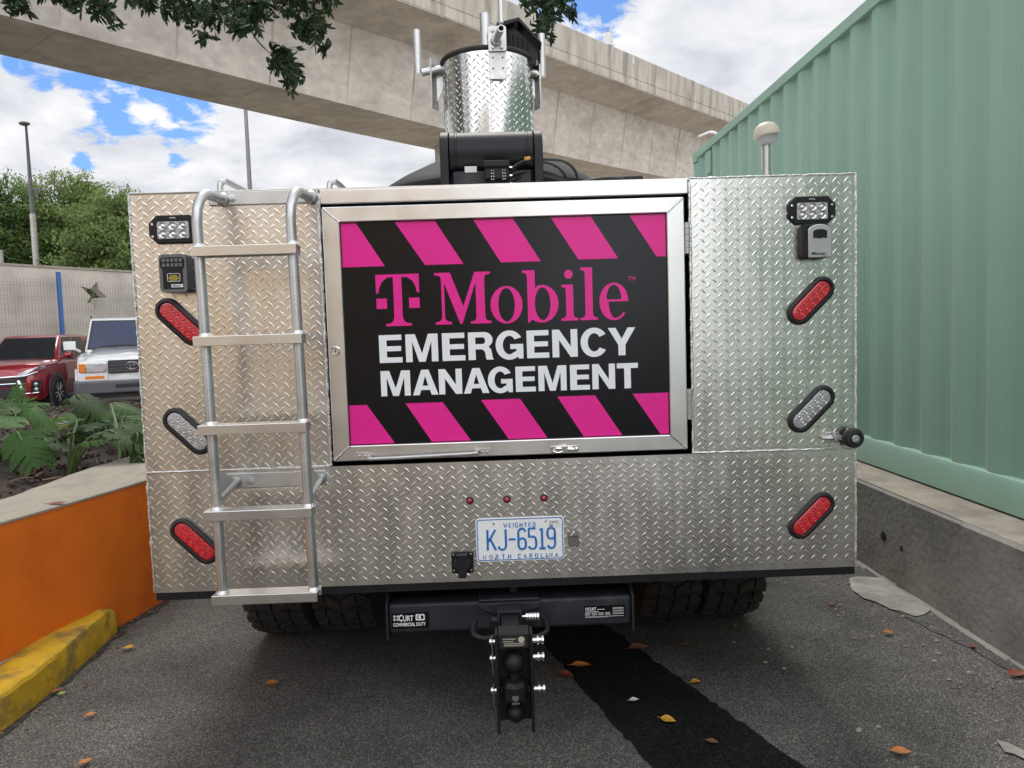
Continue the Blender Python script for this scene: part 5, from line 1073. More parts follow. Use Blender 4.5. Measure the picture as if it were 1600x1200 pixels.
def car_body(t, st, m, gh, wbase, wtop):
    """st: stations along y of the lower body: (y, half width, z sill, z shoulder, z top at centre)"""
    mb = MB(); k = 11
    for y, w, z0, zs, zt in st:
        half = [(w*.90, z0), (w*.985, z0+.10), (w, (z0+zs)*.52), (w*.985, zs-.05), (w*.93, zs), (w*.55, zt-.005)]
        mb.v += [(x, y, z) for x, z in half]+[(0, y, zt)]+[(-x, y, z) for x, z in reversed(half)]
    k = 13
    for i in range(len(st)-1):
        for q in range(k-1): mb.f.append((i*k+q, i*k+q+1, (i+1)*k+q+1, (i+1)*k+q))
        mb.f.append((i*k+k-1, i*k, (i+1)*k, (i+1)*k+k-1))
    mb.f.append(tuple(range(k))); mb.f.append(tuple((len(st)-1)*k+q for q in range(k)))
    body = mb.build('body', m, t, smooth=40, bevel=.02, seg=2)
    y1, y2, y3, y4, zb, zt = gh
    C8 = [(-wbase, y1, zb), (wbase, y1, zb), (wbase, y4, zb), (-wbase, y4, zb), (-wtop, y2, zt-.03), (wtop, y2, zt-.03), (wtop, y3, zt-.03), (-wtop, y3, zt-.03)]
    top = [(-wtop*.8, y2+.22, zt), (wtop*.8, y2+.22, zt), (wtop*.8, y3-.25, zt), (-wtop*.8, y3-.25, zt)]
    mb = MB(); mb.add(C8+top, [(0, 1, 5, 4), (1, 2, 6, 5), (2, 3, 7, 6), (3, 0, 4, 7), (4, 5, 9, 8), (5, 6, 10, 9), (6, 7, 11, 10), (7, 4, 8, 11), (8, 9, 10, 11)])
    mb.build('cabin', m, t, smooth=40, bevel=.05, seg=3)
    return [Vector(c) for c in C8]
def facequad(a, b, c, d, u0, u1, v0, v1, off, u0t=None, u1t=None):
    P = lambda u, v: (a.lerp(b, u)).lerp(d.lerp(c, u), v)
    n = (b-a).cross(d-a).normalized(); u0t = u0 if u0t is None else u0t; u1t = u1 if u1t is None else u1t
    return [P(u0, v0)+n*off, P(u1, v0)+n*off, P(u1t, v1)+n*off, P(u0t, v1)+n*off]
def car_wheel(t, x, y, r, w, sgn):
    m = MB(); m.lathe([(r*.66, -w/2), (r*.9, -w/2), (r, -w/2+.03), (r, w/2-.03), (r*.9, w/2), (r*.66, w/2)], (x, y, r), (1, 0, 0), 36); wh = m.build('wheel', 'rubber', t, smooth=40)
    m = MB(); m.lathe([(r*.68, sgn*w*.48), (r*.63, sgn*w*.44), (r*.62, sgn*w*.1), (0, sgn*w*.1)], (x, y, r), (1, 0, 0), 30); m.build('rim_well', 'carblack', wh)
    m = MB()
    for i in range(10):
        a = 2*PI*i/10+(.08 if i % 2 else -.08); c, s = math.cos(a), math.sin(a); xo = x+sgn*w*.47
        m.tube([(xo, y+c*.05, r+s*.05), (xo, y+c*r*.64, r+s*r*.64)], .016, 6)
    m.lathe([(.06, sgn*w*.36), (.055, sgn*w*.46), (0, sgn*w*.47)], (x, y, r), (1, 0, 0), 16); m.lathe([(r*.60, sgn*w*.40), (r*.66, sgn*w*.50), (r*.69, sgn*w*.45)], (x, y, r), (1, 0, 0), 30); m.build('rim', 'rimsilver', wh)
# ---- red crossover -------------------------------------------------------
def car_place(px, py_ground, dep, lx, ly, rz):
    g = at(px, py_ground, dep); c, s = math.cos(rz), math.sin(rz); return (g.x-(lx*c-ly*s), g.y-(lx*s+ly*c), 0)
rzr = R(8)
rc = thing('parked_car', 'red crossover with chrome grille parked left of the white off-roader', 'car', car_place(82, 600, 17.3, .80, -1.33, rzr), rzr)
st = [(-2.18, .52, .32, .70, .74), (-2.16, .70, .24, .82, .90), (-2.05, .82, .20, .94, 1.00), (-1.85, .885, .20, 1.00, 1.05), (-1.5, .905, .20, 1.03, 1.09), (-1.0, .905, .20, 1.05, 1.12), (0, .905, .20, 1.05, 1.08), (1.2, .905, .20, 1.10, 1.10), (1.9, .88, .26, 1.10, 1.10), (2.15, .74, .34, 1.0, 1.02)]
C8 = car_body(rc, st, 'carred', (-1.02, -.30, 1.45, 2.02, 1.03, 1.66), .80, .60)
a, b, c, d, e2, f2, g2, h2 = C8
m = MB(); m.add(facequad(a, b, f2, e2, .04, .96, .10, .93, .006, .05, .95), [(0, 1, 2, 3)]); m.build('windscreen', 'carglass', rc, smooth=0)
for q, nm in (((b, c, g2, f2), 1), ((d, a, e2, h2), -1)):
    m = MB(); A = q if nm == 1 else q
    if nm == 1: sets = ((.07, .36, .05, .94), (.385, .70, .05, .94), (.725, .90, .05, .80))
    else: sets = ((.10, .275, .05, .80), (.30, .615, .05, .94), (.64, .93, .05, .94))
    for u0, u1, v0, v1 in sets: m.add(facequad(*A, u0, u1, v0, v1, .006, max(.02, u0+.02) if nm == 1 else u0, u1-.02), [(0, 1, 2, 3)])
    m.build('side_window', 'carglass', rc, smooth=0)
m = MB(); m.bb((-.60, -2.205, .62), (.60, -2.15, .69)); m.bb((-.62, -2.215, .70), (.62, -2.15, .735)); m.bb((-.58, -2.21, .53), (.58, -2.16, .58)); m.build('grille', 'carblack', rc, bevel=.008)
for sx in (-1, 1):
    m = MB(); m.add([(sx*.42, -2.200, .76), (sx*.60, -2.195, .86), (sx*.85, -2.075, .955), (sx*.905, -1.86, .985), (sx*.90, -1.9, .91), (sx*.84, -2.10, .85), (sx*.62, -2.198, .78)], [(0, 1, 2, 3, 4, 5, 6)]); m.build('headlight', 'headlamp', rc, smooth=0)
    m = MB(); m.tube([(sx*.40, -2.21, .735), (sx*.62, -2.205, .76), (sx*.84, -2.11, .835)], .018, 8); m.tube([(sx*.48, -2.20, .66), (sx*.53, -2.205, .50), (sx*.55, -2.19, .36)], .055, 8); m.tube([(sx*.10, -2.22, .735), (sx*.45, -2.21, .75)], .026, 8); m.tube([(sx*.10, -2.22, .59), (sx*.45, -2.21, .60)], .022, 8); m.tube([(sx*.60, -2.185, .375), (sx*.82, -2.08, .385)], .016, 8); m.build('chrome_trim', 'chrome', rc)
    m = MB(); m.add([(sx*.70, -2.175, .40), (sx*.845, -2.06, .41), (sx*.87, -2.02, .66), (sx*.72, -2.165, .64)], [(0, 1, 2, 3)]); fl = m.build('lamp_surround', 'carblack', rc, smooth=0)
    m = MB()
    for z in (.46, .57): m.sphere((sx*.785, -2.115, z), .045, 12, 8, (1, .5, 1))
    m.build('fog_light', 'headlamp', fl)
    m = MB(); m.tube([(sx*.80, -.82, 1.10), (sx*.95, -.86, 1.14)], .03, 8); m.sphere((sx*1.0, -.86, 1.17), .11, 14, 10, (1, .65, .75)); m.build('door_mirror', 'carred', rc)
    for y in (-1.33, 1.33):
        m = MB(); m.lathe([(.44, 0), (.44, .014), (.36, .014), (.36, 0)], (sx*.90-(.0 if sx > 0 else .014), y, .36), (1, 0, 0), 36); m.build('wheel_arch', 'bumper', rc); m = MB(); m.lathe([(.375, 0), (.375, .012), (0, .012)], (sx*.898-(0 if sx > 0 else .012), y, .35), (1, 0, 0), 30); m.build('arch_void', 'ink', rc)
        car_wheel(rc, sx*.83, y, .345, .22, sx)
    m = MB(); m.tube([(sx*.91, -.85, .235), (sx*.91, .85, .235)], .035, 8); m.build('sill_trim', 'bumper', rc)
    for y in (-.1, .95): m = MB(); m.tube([(sx*.915, y, .98), (sx*.93, y+.02, .98), (sx*.93, y+.18, .98), (sx*.915, y+.2, .98)], .014, 6); m.build('door_handle', 'carred', rc)
    m = MB()
    for y in (-.86, .22, 1.12): m.tube([(sx*.904, y, .32), (sx*.912, y+.02, .65), (sx*.90, y, 1.0)], .004, 4)
    m.build('door_seam', 'ink', rc)
m = MB(); m.bb((-.52, -2.20, .30), (.52, -2.14, .50)); m.build('lower_intake', 'carblack', rc, bevel=.01)
m = MB(); m.tube([(-.55, -1.02, 1.065), (.1, -1.0, 1.075)], .012, 6); m.build('wiper', 'ink', rc)
# ---- white off-roader ---------------------------------------------------------
rzw = R(27)
wc = thing('parked_car', 'boxy white off-road car with amber indicators parked nearest the truck body', 'car', car_place(206, 572, 14.7, 0, -2.42, rzw), rzw)
st = [(-2.38, .86, .42, 1.02, 1.08), (-2.33, .93, .42, 1.07, 1.14), (-1.9, .955, .42, 1.13, 1.23), (-1.1, .965, .42, 1.20, 1.33), (0, .965, .42, 1.20, 1.22), (1.6, .965, .42, 1.12, 1.15), (2.2, .94, .45, 1.10, 1.12), (2.3, .88, .5, 1.08, 1.1)]
C8 = car_body(wc, st, 'carwhite', (-1.06, -.52, 2.05, 2.28, 1.25, 1.96), .80, .67)
a, b, c, d, e2, f2, g2, h2 = C8
m = MB(); m.add(facequad(a, b, f2, e2, .045, .955, .10, .90, .006, .06, .94), [(0, 1, 2, 3)]); m.build('windscreen', 'carglassblue', wc, smooth=0)
m = MB(); m.add(facequad(a, b, f2, e2, .02, .98, .05, .94, .003, .03, .97), [(0, 1, 2, 3)]); m.build('windscreen_seal', 'carblack', wc, smooth=0)
for q in ((b, c, g2, f2), (d, a, e2, h2)):
    m = MB()
    for u0, u1 in ((.05, .32), (.35, .62), (.65, .95)): m.add(facequad(*q, u0, u1, .08, .88, .006, u0+.015, u1-.015), [(0, 1, 2, 3)])
    m.build('side_window', 'carglass', wc, smooth=0)
m = MB(); m.prism(rrect(.82, .25, .03, 3, 0, .955), backd, -2.425, -2.37); gr = m.build('grille', 'carblack', wc)
m = MB()
for z in (.875, .925, .985, 1.035): m.bb((-.40, -2.432, z-.008), (.40, -2.424, z+.008))
m.build('grille_bar', 'bumper', gr)
m = MB()
for rx, rzv, cz in ((.105, .070, .965), (.040, .062, .965)): m.tube([(rx*math.cos(2*PI*i/28), -2.438, cz+rzv*math.sin(2*PI*i/28)) for i in range(29)], .0095, 6, False)
m.tube([(.075*math.cos(2*PI*i/24), -2.438, .998+.030*math.sin(2*PI*i/24)) for i in range(25)], .0085, 6, False); m.build('emblem', 'chrome', gr)
for sx in (-1, 1):
    m = MB(); m.bb((min(sx*.44, sx*.78), -2.425, .865), (max(sx*.44, sx*.78), -2.36, 1.035)); hl = m.build('headlight', 'headlamp', wc, bevel=.012)
    m = MB(); m.bb((min(sx*.785, sx*.90), -2.42, .865), (max(sx*.785, sx*.90), -2.30, 1.035)); m.build('corner_indicator', 'amber', wc, bevel=.012)
    m = MB(); m.bb((min(sx*.48, sx*.80), -2.41, .735), (max(sx*.48, sx*.80), -2.36, .795)); m.build('lower_indicator', 'amber', wc, bevel=.006)
    m = MB(); m.bb((min(sx*.42, sx*.92), -2.405, .70), (max(sx*.42, sx*.92), -2.37, .84)); m.build('lamp_panel', 'carwhite', wc, bevel=.01)
    m = MB(); m.tube([(sx*.88, -.78, 1.25), (sx*1.0, -.80, 1.32)], .03, 8); m.box((sx*1.07, -.80, 1.38), (.22, .12, .18)); m.build('door_mirror', 'carwhite', wc, bevel=.035, seg=3)
    for y in (-1.45, 1.4):
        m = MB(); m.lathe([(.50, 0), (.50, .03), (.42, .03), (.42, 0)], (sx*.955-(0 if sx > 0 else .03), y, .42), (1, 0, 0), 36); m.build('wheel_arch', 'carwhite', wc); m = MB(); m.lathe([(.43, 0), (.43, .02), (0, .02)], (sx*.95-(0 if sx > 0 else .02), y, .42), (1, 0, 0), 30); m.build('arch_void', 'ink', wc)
        car_wheel(wc, sx*.86, y, .39, .27, sx)
    m = MB(); m.tube([(sx*.66, -.2, 1.99), (sx*.66, 1.9, 1.99)], .02, 8); m.build('roof_rack_bar', 'bumper', wc)
m = MB(); m.prism([(-1.0, -2.38), (-.94, -2.52), (-.70, -2.58), (.70, -2.58), (.94, -2.52), (1.0, -2.38), (1.0, -1.9), (-1.0, -1.9)], lambda u, v, q: (u, v, q), .46, .70); bp_ = m.build('bumper', 'bumper', wc, bevel=.03, seg=3)
m = MB(); m.bb((-.30, -2.59, .56), (.30, -2.575, .63)); m.build('plate_recess', 'ink', bp_, bevel=.004)
m = MB(); m.bb((-.80, -2.46, .36), (.80, -2.2, .46)); m.build('under_guard', 'ink', wc)
m = MB(); m.tube([(-.55, -1.03, 1.335), (-.1, -1.02, 1.36), (.35, -1.05, 1.34)], .014, 6); m.build('wiper', 'ink', wc)
for o in list(bpy.data.objects):
    pass
# ================================================================== PLANTS
def leaf_tint(me, vals):
    at_ = me.attributes.new('tint', 'FLOAT', 'FACE'); at_.data.foreach_set('value', np.asarray(vals, dtype=np.float32))
M['monstera'] = leafmat('split_leaf', (.040, .088, .022), .5, .45, .2, .10)
M['stem'] = mat('leaf_stalk', (.10, .15, .05), .5, 0., .25, 20.)
def split_leaf(mb, tints, base, tip, nrm, width, rg, nl=7):
    base = Vector(base); tip = Vector(tip); ax = tip-base; L = ax.length; ax.normalize(); nrm = (nrm-ax*nrm.dot(ax)).normalized(); sd = ax.cross(nrm)
    droop = rg.uniform(.12, .30); fold = rg.uniform(.10, .35); tn = rg.random()
    def pt(u, v): # u along, v across (in half widths)
        return base+ax*(u*L)+sd*(v*width)+nrm*(-droop*L*max(0, u)**2*.6+fold*width*abs(v)*.5-abs(v)**2*width*.35*(.6+u))
    for sgn in (-1, 1):
        for i in range(nl):
            u0 = -.05+.92*i/nl; u1 = -.05+.92*(i+1)/nl; uc = (u0+u1)/2
            wv = (1.0-.35*abs(uc-.25)/.5 if uc < .5 else 1.0*(1-(uc-.5)/.62)**.75)*rg.uniform(.88, 1.08); wv = max(wv, .16)
            if i == 0: wv *= .78
            fw = .16+.22*uc; gp = .22 if rg.random() < .85 else .0
            d0 = u0+gp*.25/nl; d1 = u1-gp*.6/nl
            P = [pt(u0+.0, 0), pt(u1, 0), pt(u1+fw*.45-(.01), sgn*wv*.45), pt(u0+fw*.45-.01, sgn*wv*.45), pt(d1+fw*.85, sgn*wv*.86), pt(d0+fw*.80, sgn*wv*.90), pt((d0+d1)/2+fw*1.05, sgn*wv)]
            n = len(mb.v); mb.v += [tuple(p) for p in P]; F = [(0, 1, 2, 3), (3, 2, 4, 5), (5, 4, 6)]
            if i == 0 : pass
            for f in F: mb.f.append(tuple(q+n for q in f)); tints.append(min(1, max(0, tn+rg.uniform(-.08, .08))))
    P = [pt(.87, 0), pt(.95, .20), pt(1.08, 0), pt(.95, -.20)]; n = len(mb.v); mb.v += [tuple(p) for p in P]; mb.f.append((n, n+1, n+2, n+3)); tints.append(tn)
    return pt(0, 0)
def plant(label, root, targets, seed, group='split leaf plants in the planter'):
    rg = random.Random(seed); root = Vector(root); t = thing('split_leaf_plant', label, 'plant', tuple(root), 0, group)
    mb = MB(); tints = []; sb = MB()
    for tp_, L, w, az, tilt in targets:
        p = Vector(tp_)-root; ax = Vector((math.cos(az)*math.cos(tilt), math.sin(az)*math.cos(tilt), math.sin(tilt)))
        nrm = Vector((-math.cos(az)*math.sin(tilt), -math.sin(az)*math.sin(tilt), math.cos(tilt)))+Vector((rg.uniform(-.25, .25), -rg.uniform(.1, .5), 0))
        a = p-ax*L*.5; split_leaf(mb, tints, a, p+ax*L*.5, nrm, w, rg)
        mid = Vector((a.x*.45, a.y*.45, a.z*.6)); sb.tube(bez([(rg.uniform(-.03, .03), rg.uniform(-.03, .03), -.05), mid, a, a+ax*L*.25-nrm.normalized()*.006], 5), [.011]*5+[.008]*5+[.005]*6, 6)
    o = mb.build('foliage', 'monstera', t, smooth=40); leaf_tint(o.data, tints) if len(tints) == len(o.data.polygons) else None
    sb.build('stalk', 'stem', t, smooth=60)
def lf(px, py, y, L, w, az, tilt):  # a leaf whose centre stands in the plane y
    p = onY(px, py+9, y); return (tuple(p), L*.70, w*.68, R(az), R(tilt))
plant('large split leaf plant at the left picture edge with one broad leaf facing out', (onY(38, 735, 2.2).x, 2.2, .62), [lf(42, 690, 1.95, .40, .20, -35, -38), lf(5, 645, 2.1, .36, .18, 200, 20), lf(8, 622, 2.3, .34, .16, 150, 30), lf(25, 632, 2.3, .30, .12, 60, 50), lf(85, 684, 2.1, .32, .15, -20, -15), lf(52, 664, 2.5, .3, .14, 20, 20), lf(-15, 690, 2.2, .36, .17, 220, 0), lf(20, 668, 2.6, .32, .15, 120, 10)], 3)
plant('split leaf plant with a tall folded leaf in front of the red car', (onY(75, 700, 3.0).x, 3.0, .62), [lf(24, 606, 2.9, .24, .09, 95, 60), lf(60, 638, 2.7, .40, .12, -25, -30), lf(50, 622, 3.2, .32, .10, 15, 5), lf(30, 640, 3.3, .34, .14, 170, 15), lf(80, 655, 3.1, .3, .13, -60, -20), lf(66, 668, 2.9, .28, .12, -110, -25)], 5)
plant('split leaf plant leaning right with thick green stalks, middle of the bed', (onY(108, 722, 2.1).x, 2.1, .62), [lf(148, 678, 1.95, .28, .10, -15, 15), lf(95, 672, 2.0, .26, .12, 160, -10), lf(182, 662, 2.1, .40, .17, 8, 12), lf(200, 672, 2.0, .42, .17, -12, -12), lf(130, 655, 2.4, .30, .14, 60, 20), lf(115, 645, 2.3, .26, .12, 130, 10)], 7)
plant('split leaf plant with a broad raised leaf before the white car bumper', (onY(128, 690, 3.2).x, 3.2, .62), [lf(142, 625, 3.0, .46, .22, -22, -28), lf(118, 612, 3.2, .28, .10, 165, 5), lf(150, 645, 3.0, .40, .16, -5, -22), lf(118, 648, 3.0, .34, .13, 200, -20), lf(105, 640, 3.3, .26, .12, 140, 20), lf(165, 640, 3.2, .34, .14, 10, 5), lf(128, 665, 3.0, .26, .11, -80, -25)], 9)
plant('split leaf plant beside the truck corner with a drooping leaf over the coping', (onY(190, 690, 2.5).x, 2.5, .62), [lf(202, 628, 2.9, .42, .13, -12, -12), lf(218, 640, 2.7, .3, .12, 30, 5), lf(214, 695, 1.95, .34, .10, -70, -55), lf(218, 668, 2.2, .36, .15, -10, -20), lf(176, 640, 2.9, .30, .13, 120, 25), lf(235, 650, 2.6, .34, .14, 0, 0)], 11)
plant('smaller split leaf plant at the back of the bed by the far rim', (onY(160, 690, 3.9).x, 3.9, .62), [lf(185, 650, 3.9, .32, .14, 20, 15), lf(150, 652, 4.0, .32, .13, 150, 15), lf(170, 662, 3.7, .3, .12, -60, -10), lf(195, 662, 3.8, .3, .13, -10, 10), lf(78, 648, 4.2, .3, .13, 160, 10)], 13)
q = at(100, 662, 6.6); mb = MB(); mb.bb((q.x-.075, q.y-.05, .5), (q.x+.075, q.y+.05, q.z+.055)); ub = thing('marker_block', 'small yellow painted block with a white band, glimpsed among the leaves', 'block', (0, 0, 0)); mb.build('block', 'yellowprint', ub, bevel=.01)
mb = MB(); mb.bb((q.x-.079, q.y-.054, q.z+.005), (q.x+.079, q.y+.054, q.z+.028)); mb.build('band', 'white', ub)

# ================================================================== TREES
def leaf_cloud(name, m, C, S, A, tints, parent=None, shape=((0, 0), (.28, .24), (.62, .26), (1, 0), (.62, -.26), (.28, -.24))):
    """C centres (N,3), S lengths (N), A leaf axis (N,3)"""
    n = len(C); A = A/np.linalg.norm(A, axis=1)[:, None]; rnd = RNG.normal(size=(n, 3)); B = np.cross(A, rnd); B /= np.linalg.norm(B, axis=1)[:, None]
    k = len(shape); V = np.zeros((n, k, 3), np.float32)
    for i, (u, v) in enumerate(shape): V[:, i] = C+(A*(u-.5)+B*v)*S[:, None]
    me = bpy.data.meshes.new(name); me.vertices.add(n*k); me.vertices.foreach_set('co', V.reshape(-1)); me.loops.add(n*k); me.loops.foreach_set('vertex_index', np.arange(n*k, dtype=np.int32)); me.polygons.add(n); me.polygons.foreach_set('loop_start', np.arange(0, n*k, k, dtype=np.int32)); me.update(calc_edges=True); me.validate()
    leaf_tint(me, tints); me.materials.append(M[m]); o = bpy.data.objects.new(name, me); COL.objects.link(o)
    if parent is not None: o.parent = parent
    return o
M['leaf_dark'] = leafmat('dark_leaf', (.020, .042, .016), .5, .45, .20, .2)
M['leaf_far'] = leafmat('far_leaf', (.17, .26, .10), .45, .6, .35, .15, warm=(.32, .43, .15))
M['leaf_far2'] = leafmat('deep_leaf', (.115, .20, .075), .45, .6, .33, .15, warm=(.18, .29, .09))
# the tree whose boughs hang into the top of the picture: it stands in the planter, left of the view
tt = thing('shade_tree', 'large dark leaved tree whose drooping twigs hang into the top of the picture', 'tree', (-5.9, 2.2, .6))
def wchild(o, par): return world_child(o, par)
tr = Vector((-5.9, 2.2, .6)); mb = MB(); mb.tube(bez([tr, tr+Vector((.1, .1, 1.6)), tr+Vector((.3, .3, 3.2)), tr+Vector((.6, .5, 4.6))], 5), [.26-.006*i for i in range(16)], 12); wchild(mb.build('trunk', 'bark', tt), tt)
dep0 = 7.6
fr = [(20, 0, 20), (62, -10, 20), (100, -8, 22), (112, 6, 13), (160, 12, 20), (172, 34, 12), (205, -2, 20), (250, -12, 22), (285, 8, 22), (308, 34, 20), (315, 55, 10), (350, 8, 28), (385, 24, 26), (376, 44, 12), (400, 0, 30), (440, -6, 28), (475, -8, 28), (488, 46, 25), (506, 66, 13), (470, 40, 14), (500, -6, 24), (446, 98, 25), (430, 92, 14), (466, 122, 11), (456, 132, 8), (840, 4, 26), (852, 30, 16), (858, 56, 9), (830, -8, 22), (880, 0, 22), (895, 20, 11), (870, -5, 20), (843, 45, 9)]
C_ = []; S_l = []; A_ = []; T_ = []; mbt = MB()
hub1 = at(385, -150, 7.2); hub2 = at(830, -170, 7.6); hub0 = at(120, -170, 7.0)
fr += [(30, 8, 16), (128, 2, 18), (230, 2, 16), (268, 10, 18), (330, 22, 20), (365, 34, 18), (412, 14, 18), (450, 10, 16), (446, 100, 22), (438, 84, 14), (455, 112, 13), (492, 36, 16), (496, 60, 12), (300, 20, 20), (390, 12, 22), (172, 20, 14), (846, 20, 18), (860, 30, 10)]
for i, (px, py, r) in enumerate(fr):
    dp = dep0+random.uniform(-.9, .9); c = at(px, py+1, dp); rr_ = r/F_PX*dp; ncl = int(12*(r/10)**2*.95)+14
    hb2 = hub0 if px < 260 else hub1 if px < 700 else hub2
    if py == 98:
        bq = MB(); bq.tube(bez([at(372, -20, 7.4), at(392, 46, 7.5), at(416, 78, dp), c], 5), [.014]*5+[.010]*5+[.005]*6, 6); wchild(bq.build('branch', 'bark', tt), tt)
    elif r > 18 and py < 20:
        bq = MB(); bq.tube(bez([hb2, hb2.lerp(c, .5)+Vector((0, 0, .12)), c+Vector((0, 0, rr_*.6)), c], 4), [.012]*4+[.007]*4+[.004]*5, 6); wchild(bq.build('branch', 'bark', tt), tt)
    for _ in range(max(2, ncl//7)):       # sprays of leaflets
        v = Vector((random.gauss(0, 1), random.gauss(0, 1), random.gauss(0, 1))).normalized()*rr_*random.random()**.45; p = c+v
        d_ = Vector((random.gauss(0, 1), random.gauss(0, .8), random.gauss(-.55, .6))).normalized(); L_ = random.uniform(.10, .17); mbt.tube([p-d_*L_*.5, p+d_*L_*.45], .0022, 4); s_ = d_.orthogonal().normalized(); s_ = (Matrix.Rotation(random.uniform(0, 6.28), 3, d_) @ s_)
        tn = random.random()
        for k in range(4):
            for sg in (-1, 1):
                q = p+d_*L_*(-.42+.27*k)+s_*sg*.030; C_.append(q); A_.append((d_*.75+s_*sg*.9+Vector((0, 0, -.35)))); S_l.append(random.uniform(.070, .115)); T_.append(min(1, max(0, tn*.7+random.uniform(0, .3))))
        q = p+d_*L_*.6; C_.append(q); A_.append(d_); S_l.append(.10); T_.append(tn)
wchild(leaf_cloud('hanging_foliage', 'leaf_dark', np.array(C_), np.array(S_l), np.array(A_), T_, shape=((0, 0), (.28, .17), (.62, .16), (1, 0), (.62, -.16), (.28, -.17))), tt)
for hb2 in (hub0, hub1, hub2): bq = MB(); bq.tube(bez([tr+Vector((.6, .5, 4.4)), (tr+Vector((.6, .5, 5.2))).lerp(hb2, .5)+Vector((0, 0, .6)), hb2], 6), [.13]*6+[.07]*6+[.03], 8); wchild(bq.build('branch', 'bark', tt), tt)
tag(wchild(mbt.build('leaf_stalks', 'bark', tt), tt), kind='stuff')
Cn = []; n_c = 60
for _ in range(n_c):       # the crown itself, above the frame
    x = random.uniform(-8.5, .4); y = random.uniform(-4.5, 6.0); 
    fl = 6.2+.16*max(0, y+2.6)*1.0
    z = random.uniform(fl+.35, fl+2.4)
    Cn.append((x, y, z))
for _ in range(46):      # lower boughs on the far left, outside the picture
    Cn.append((random.uniform(-9.5, -5.2), random.uniform(-5, 1.5), random.uniform(2.7, 6.2)))
Cn = np.array(Cn); n_c = len(Cn); rep = 120; C2 = np.repeat(Cn, rep, 0)+RNG.normal(size=(n_c*rep, 3))*np.array([.45, .45, .28])
# keep the crown out of the part of the view where the photo shows open sky
dv = C2-np.array(CAM); zf = dv@np.array(FWD); yy = 600-F_PX*(dv@np.array(UPV))/np.maximum(zf, .01); keep = (zf < .3) | (yy < -45)
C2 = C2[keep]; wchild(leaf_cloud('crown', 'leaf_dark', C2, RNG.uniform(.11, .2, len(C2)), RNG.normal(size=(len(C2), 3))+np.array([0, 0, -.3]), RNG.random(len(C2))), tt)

def bg_tree(label, base, H, rx, ry, n_cl, m, seed, trunk_r=.22, low=.28, spiky=26):
    rg = np.random.default_rng(seed); t = thing('tree', label, 'tree', tuple(base)); b = np.array(base)
    Cc = []; 
    while len(Cc) < n_cl:
        v = rg.uniform(-1, 1, 3)
        if .25 < np.linalg.norm(v) < 1: Cc.append((v[0]*rx*(.75+.25*(v[2] < .3)), v[1]*ry, H*(low+(1-low)*(.5+.5*v[2]*.92))))
    Cc = np.array(Cc); per = 260; r_cl = rg.uniform(.40, .95, n_cl); P = np.repeat(Cc, per, 0); d = rg.normal(size=(len(P), 3)); d /= np.linalg.norm(d, axis=1)[:, None]
    P = P+d*(np.repeat(r_cl, per)*rg.random(len(P))**.5)[:, None]*np.array([1, 1, .55]); ax = rg.normal(size=(len(P), 3))+np.array([0, 0, -.2])
    tint = np.clip(np.repeat(rg.random(n_cl)*.6, per)+rg.random(len(P))*.4, 0, 1); sz = rg.uniform(.07, .15, len(P))
    sh_p = []; mb = MB(); base_v = Vector((0, 0, 0))
    for i in range(spiky):    # thin shoots that stick out of the outline
        a = rg.uniform(0, 2*PI); el = rg.uniform(.35, 1.45); u = np.array([math.cos(a)*math.cos(el), math.sin(a)*math.cos(el), math.sin(el)]); s0 = np.array([u[0]*rx*.8, u[1]*ry*.8, H*(low+.5*(1-low))+u[2]*H*(1-low)*.42]); L_ = rg.uniform(.4, 1.0)
        u2 = u+np.array([rg.normal()*.5, rg.normal()*.5, rg.uniform(.1, .7)]); u2 /= np.linalg.norm(u2); sq = MB(); sq.tube([s0-u2*.5, s0+u2*L_*.5+np.array([0, 0, .05]), s0+u2*L_], [.022, .015, .008], 4, False); sq.build('shoot', 'bark', t)
        k = 60; tt_ = rg.random(k)**.8; sh_p.append(s0+u2*L_*tt_[:, None]+rg.normal(size=(k, 3))*.09)
    if sh_p:
        sp_ = np.concatenate(sh_p); P = np.concatenate([P, sp_]); ax = np.concatenate([ax, rg.normal(size=(len(sp_), 3))]); tint = np.concatenate([tint, rg.random(len(sp_))*.5+.5]); sz = np.concatenate([sz, rg.uniform(.06, .11, len(sp_))])
    global RNG; RNG = rg
    leaf_cloud('crown', m, P, sz, ax, tint, t)
    tk_ = MB(); top = Vector((rg.normal()*.4, 0, H*.62)); tk_.tube(bez([(0, 0, 0), (rg.normal()*.2, rg.normal()*.2, H*.3), top], 6), [trunk_r-(trunk_r*.6)*i/12 for i in range(13)], 9); tk_.build('trunk', 'bark', t)
    for i in range(9):
        j = int(rg.integers(0, n_cl)); z0 = H*rg.uniform(.2, .5); sq = MB(); sq.tube(bez([(0, 0, z0), (Cc[j][0]*.45, Cc[j][1]*.45, (z0+Cc[j][2])*.55), tuple(Cc[j])], 5), [.09]*5+[.05]*5+[.02], 6); sq.build('branch', 'bark', t)
def gbase(px, dep): p = at(px, 540, dep); return (p.x, p.y, 0)
def hgt(px, py, dep): return at(px, py, dep).z-.45
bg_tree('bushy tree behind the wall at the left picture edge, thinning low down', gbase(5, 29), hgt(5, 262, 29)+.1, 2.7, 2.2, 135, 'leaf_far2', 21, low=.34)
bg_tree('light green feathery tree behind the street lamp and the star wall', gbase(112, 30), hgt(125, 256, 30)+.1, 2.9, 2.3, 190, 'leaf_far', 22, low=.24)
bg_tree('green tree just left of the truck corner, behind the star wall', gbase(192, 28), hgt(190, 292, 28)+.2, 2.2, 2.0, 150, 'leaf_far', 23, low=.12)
bg_tree('dark low tree deep between the other trees, behind the wall', gbase(150, 36), hgt(150, 330, 36), 3.6, 2.0, 120, 'leaf_far2', 24, low=.10, spiky=4)
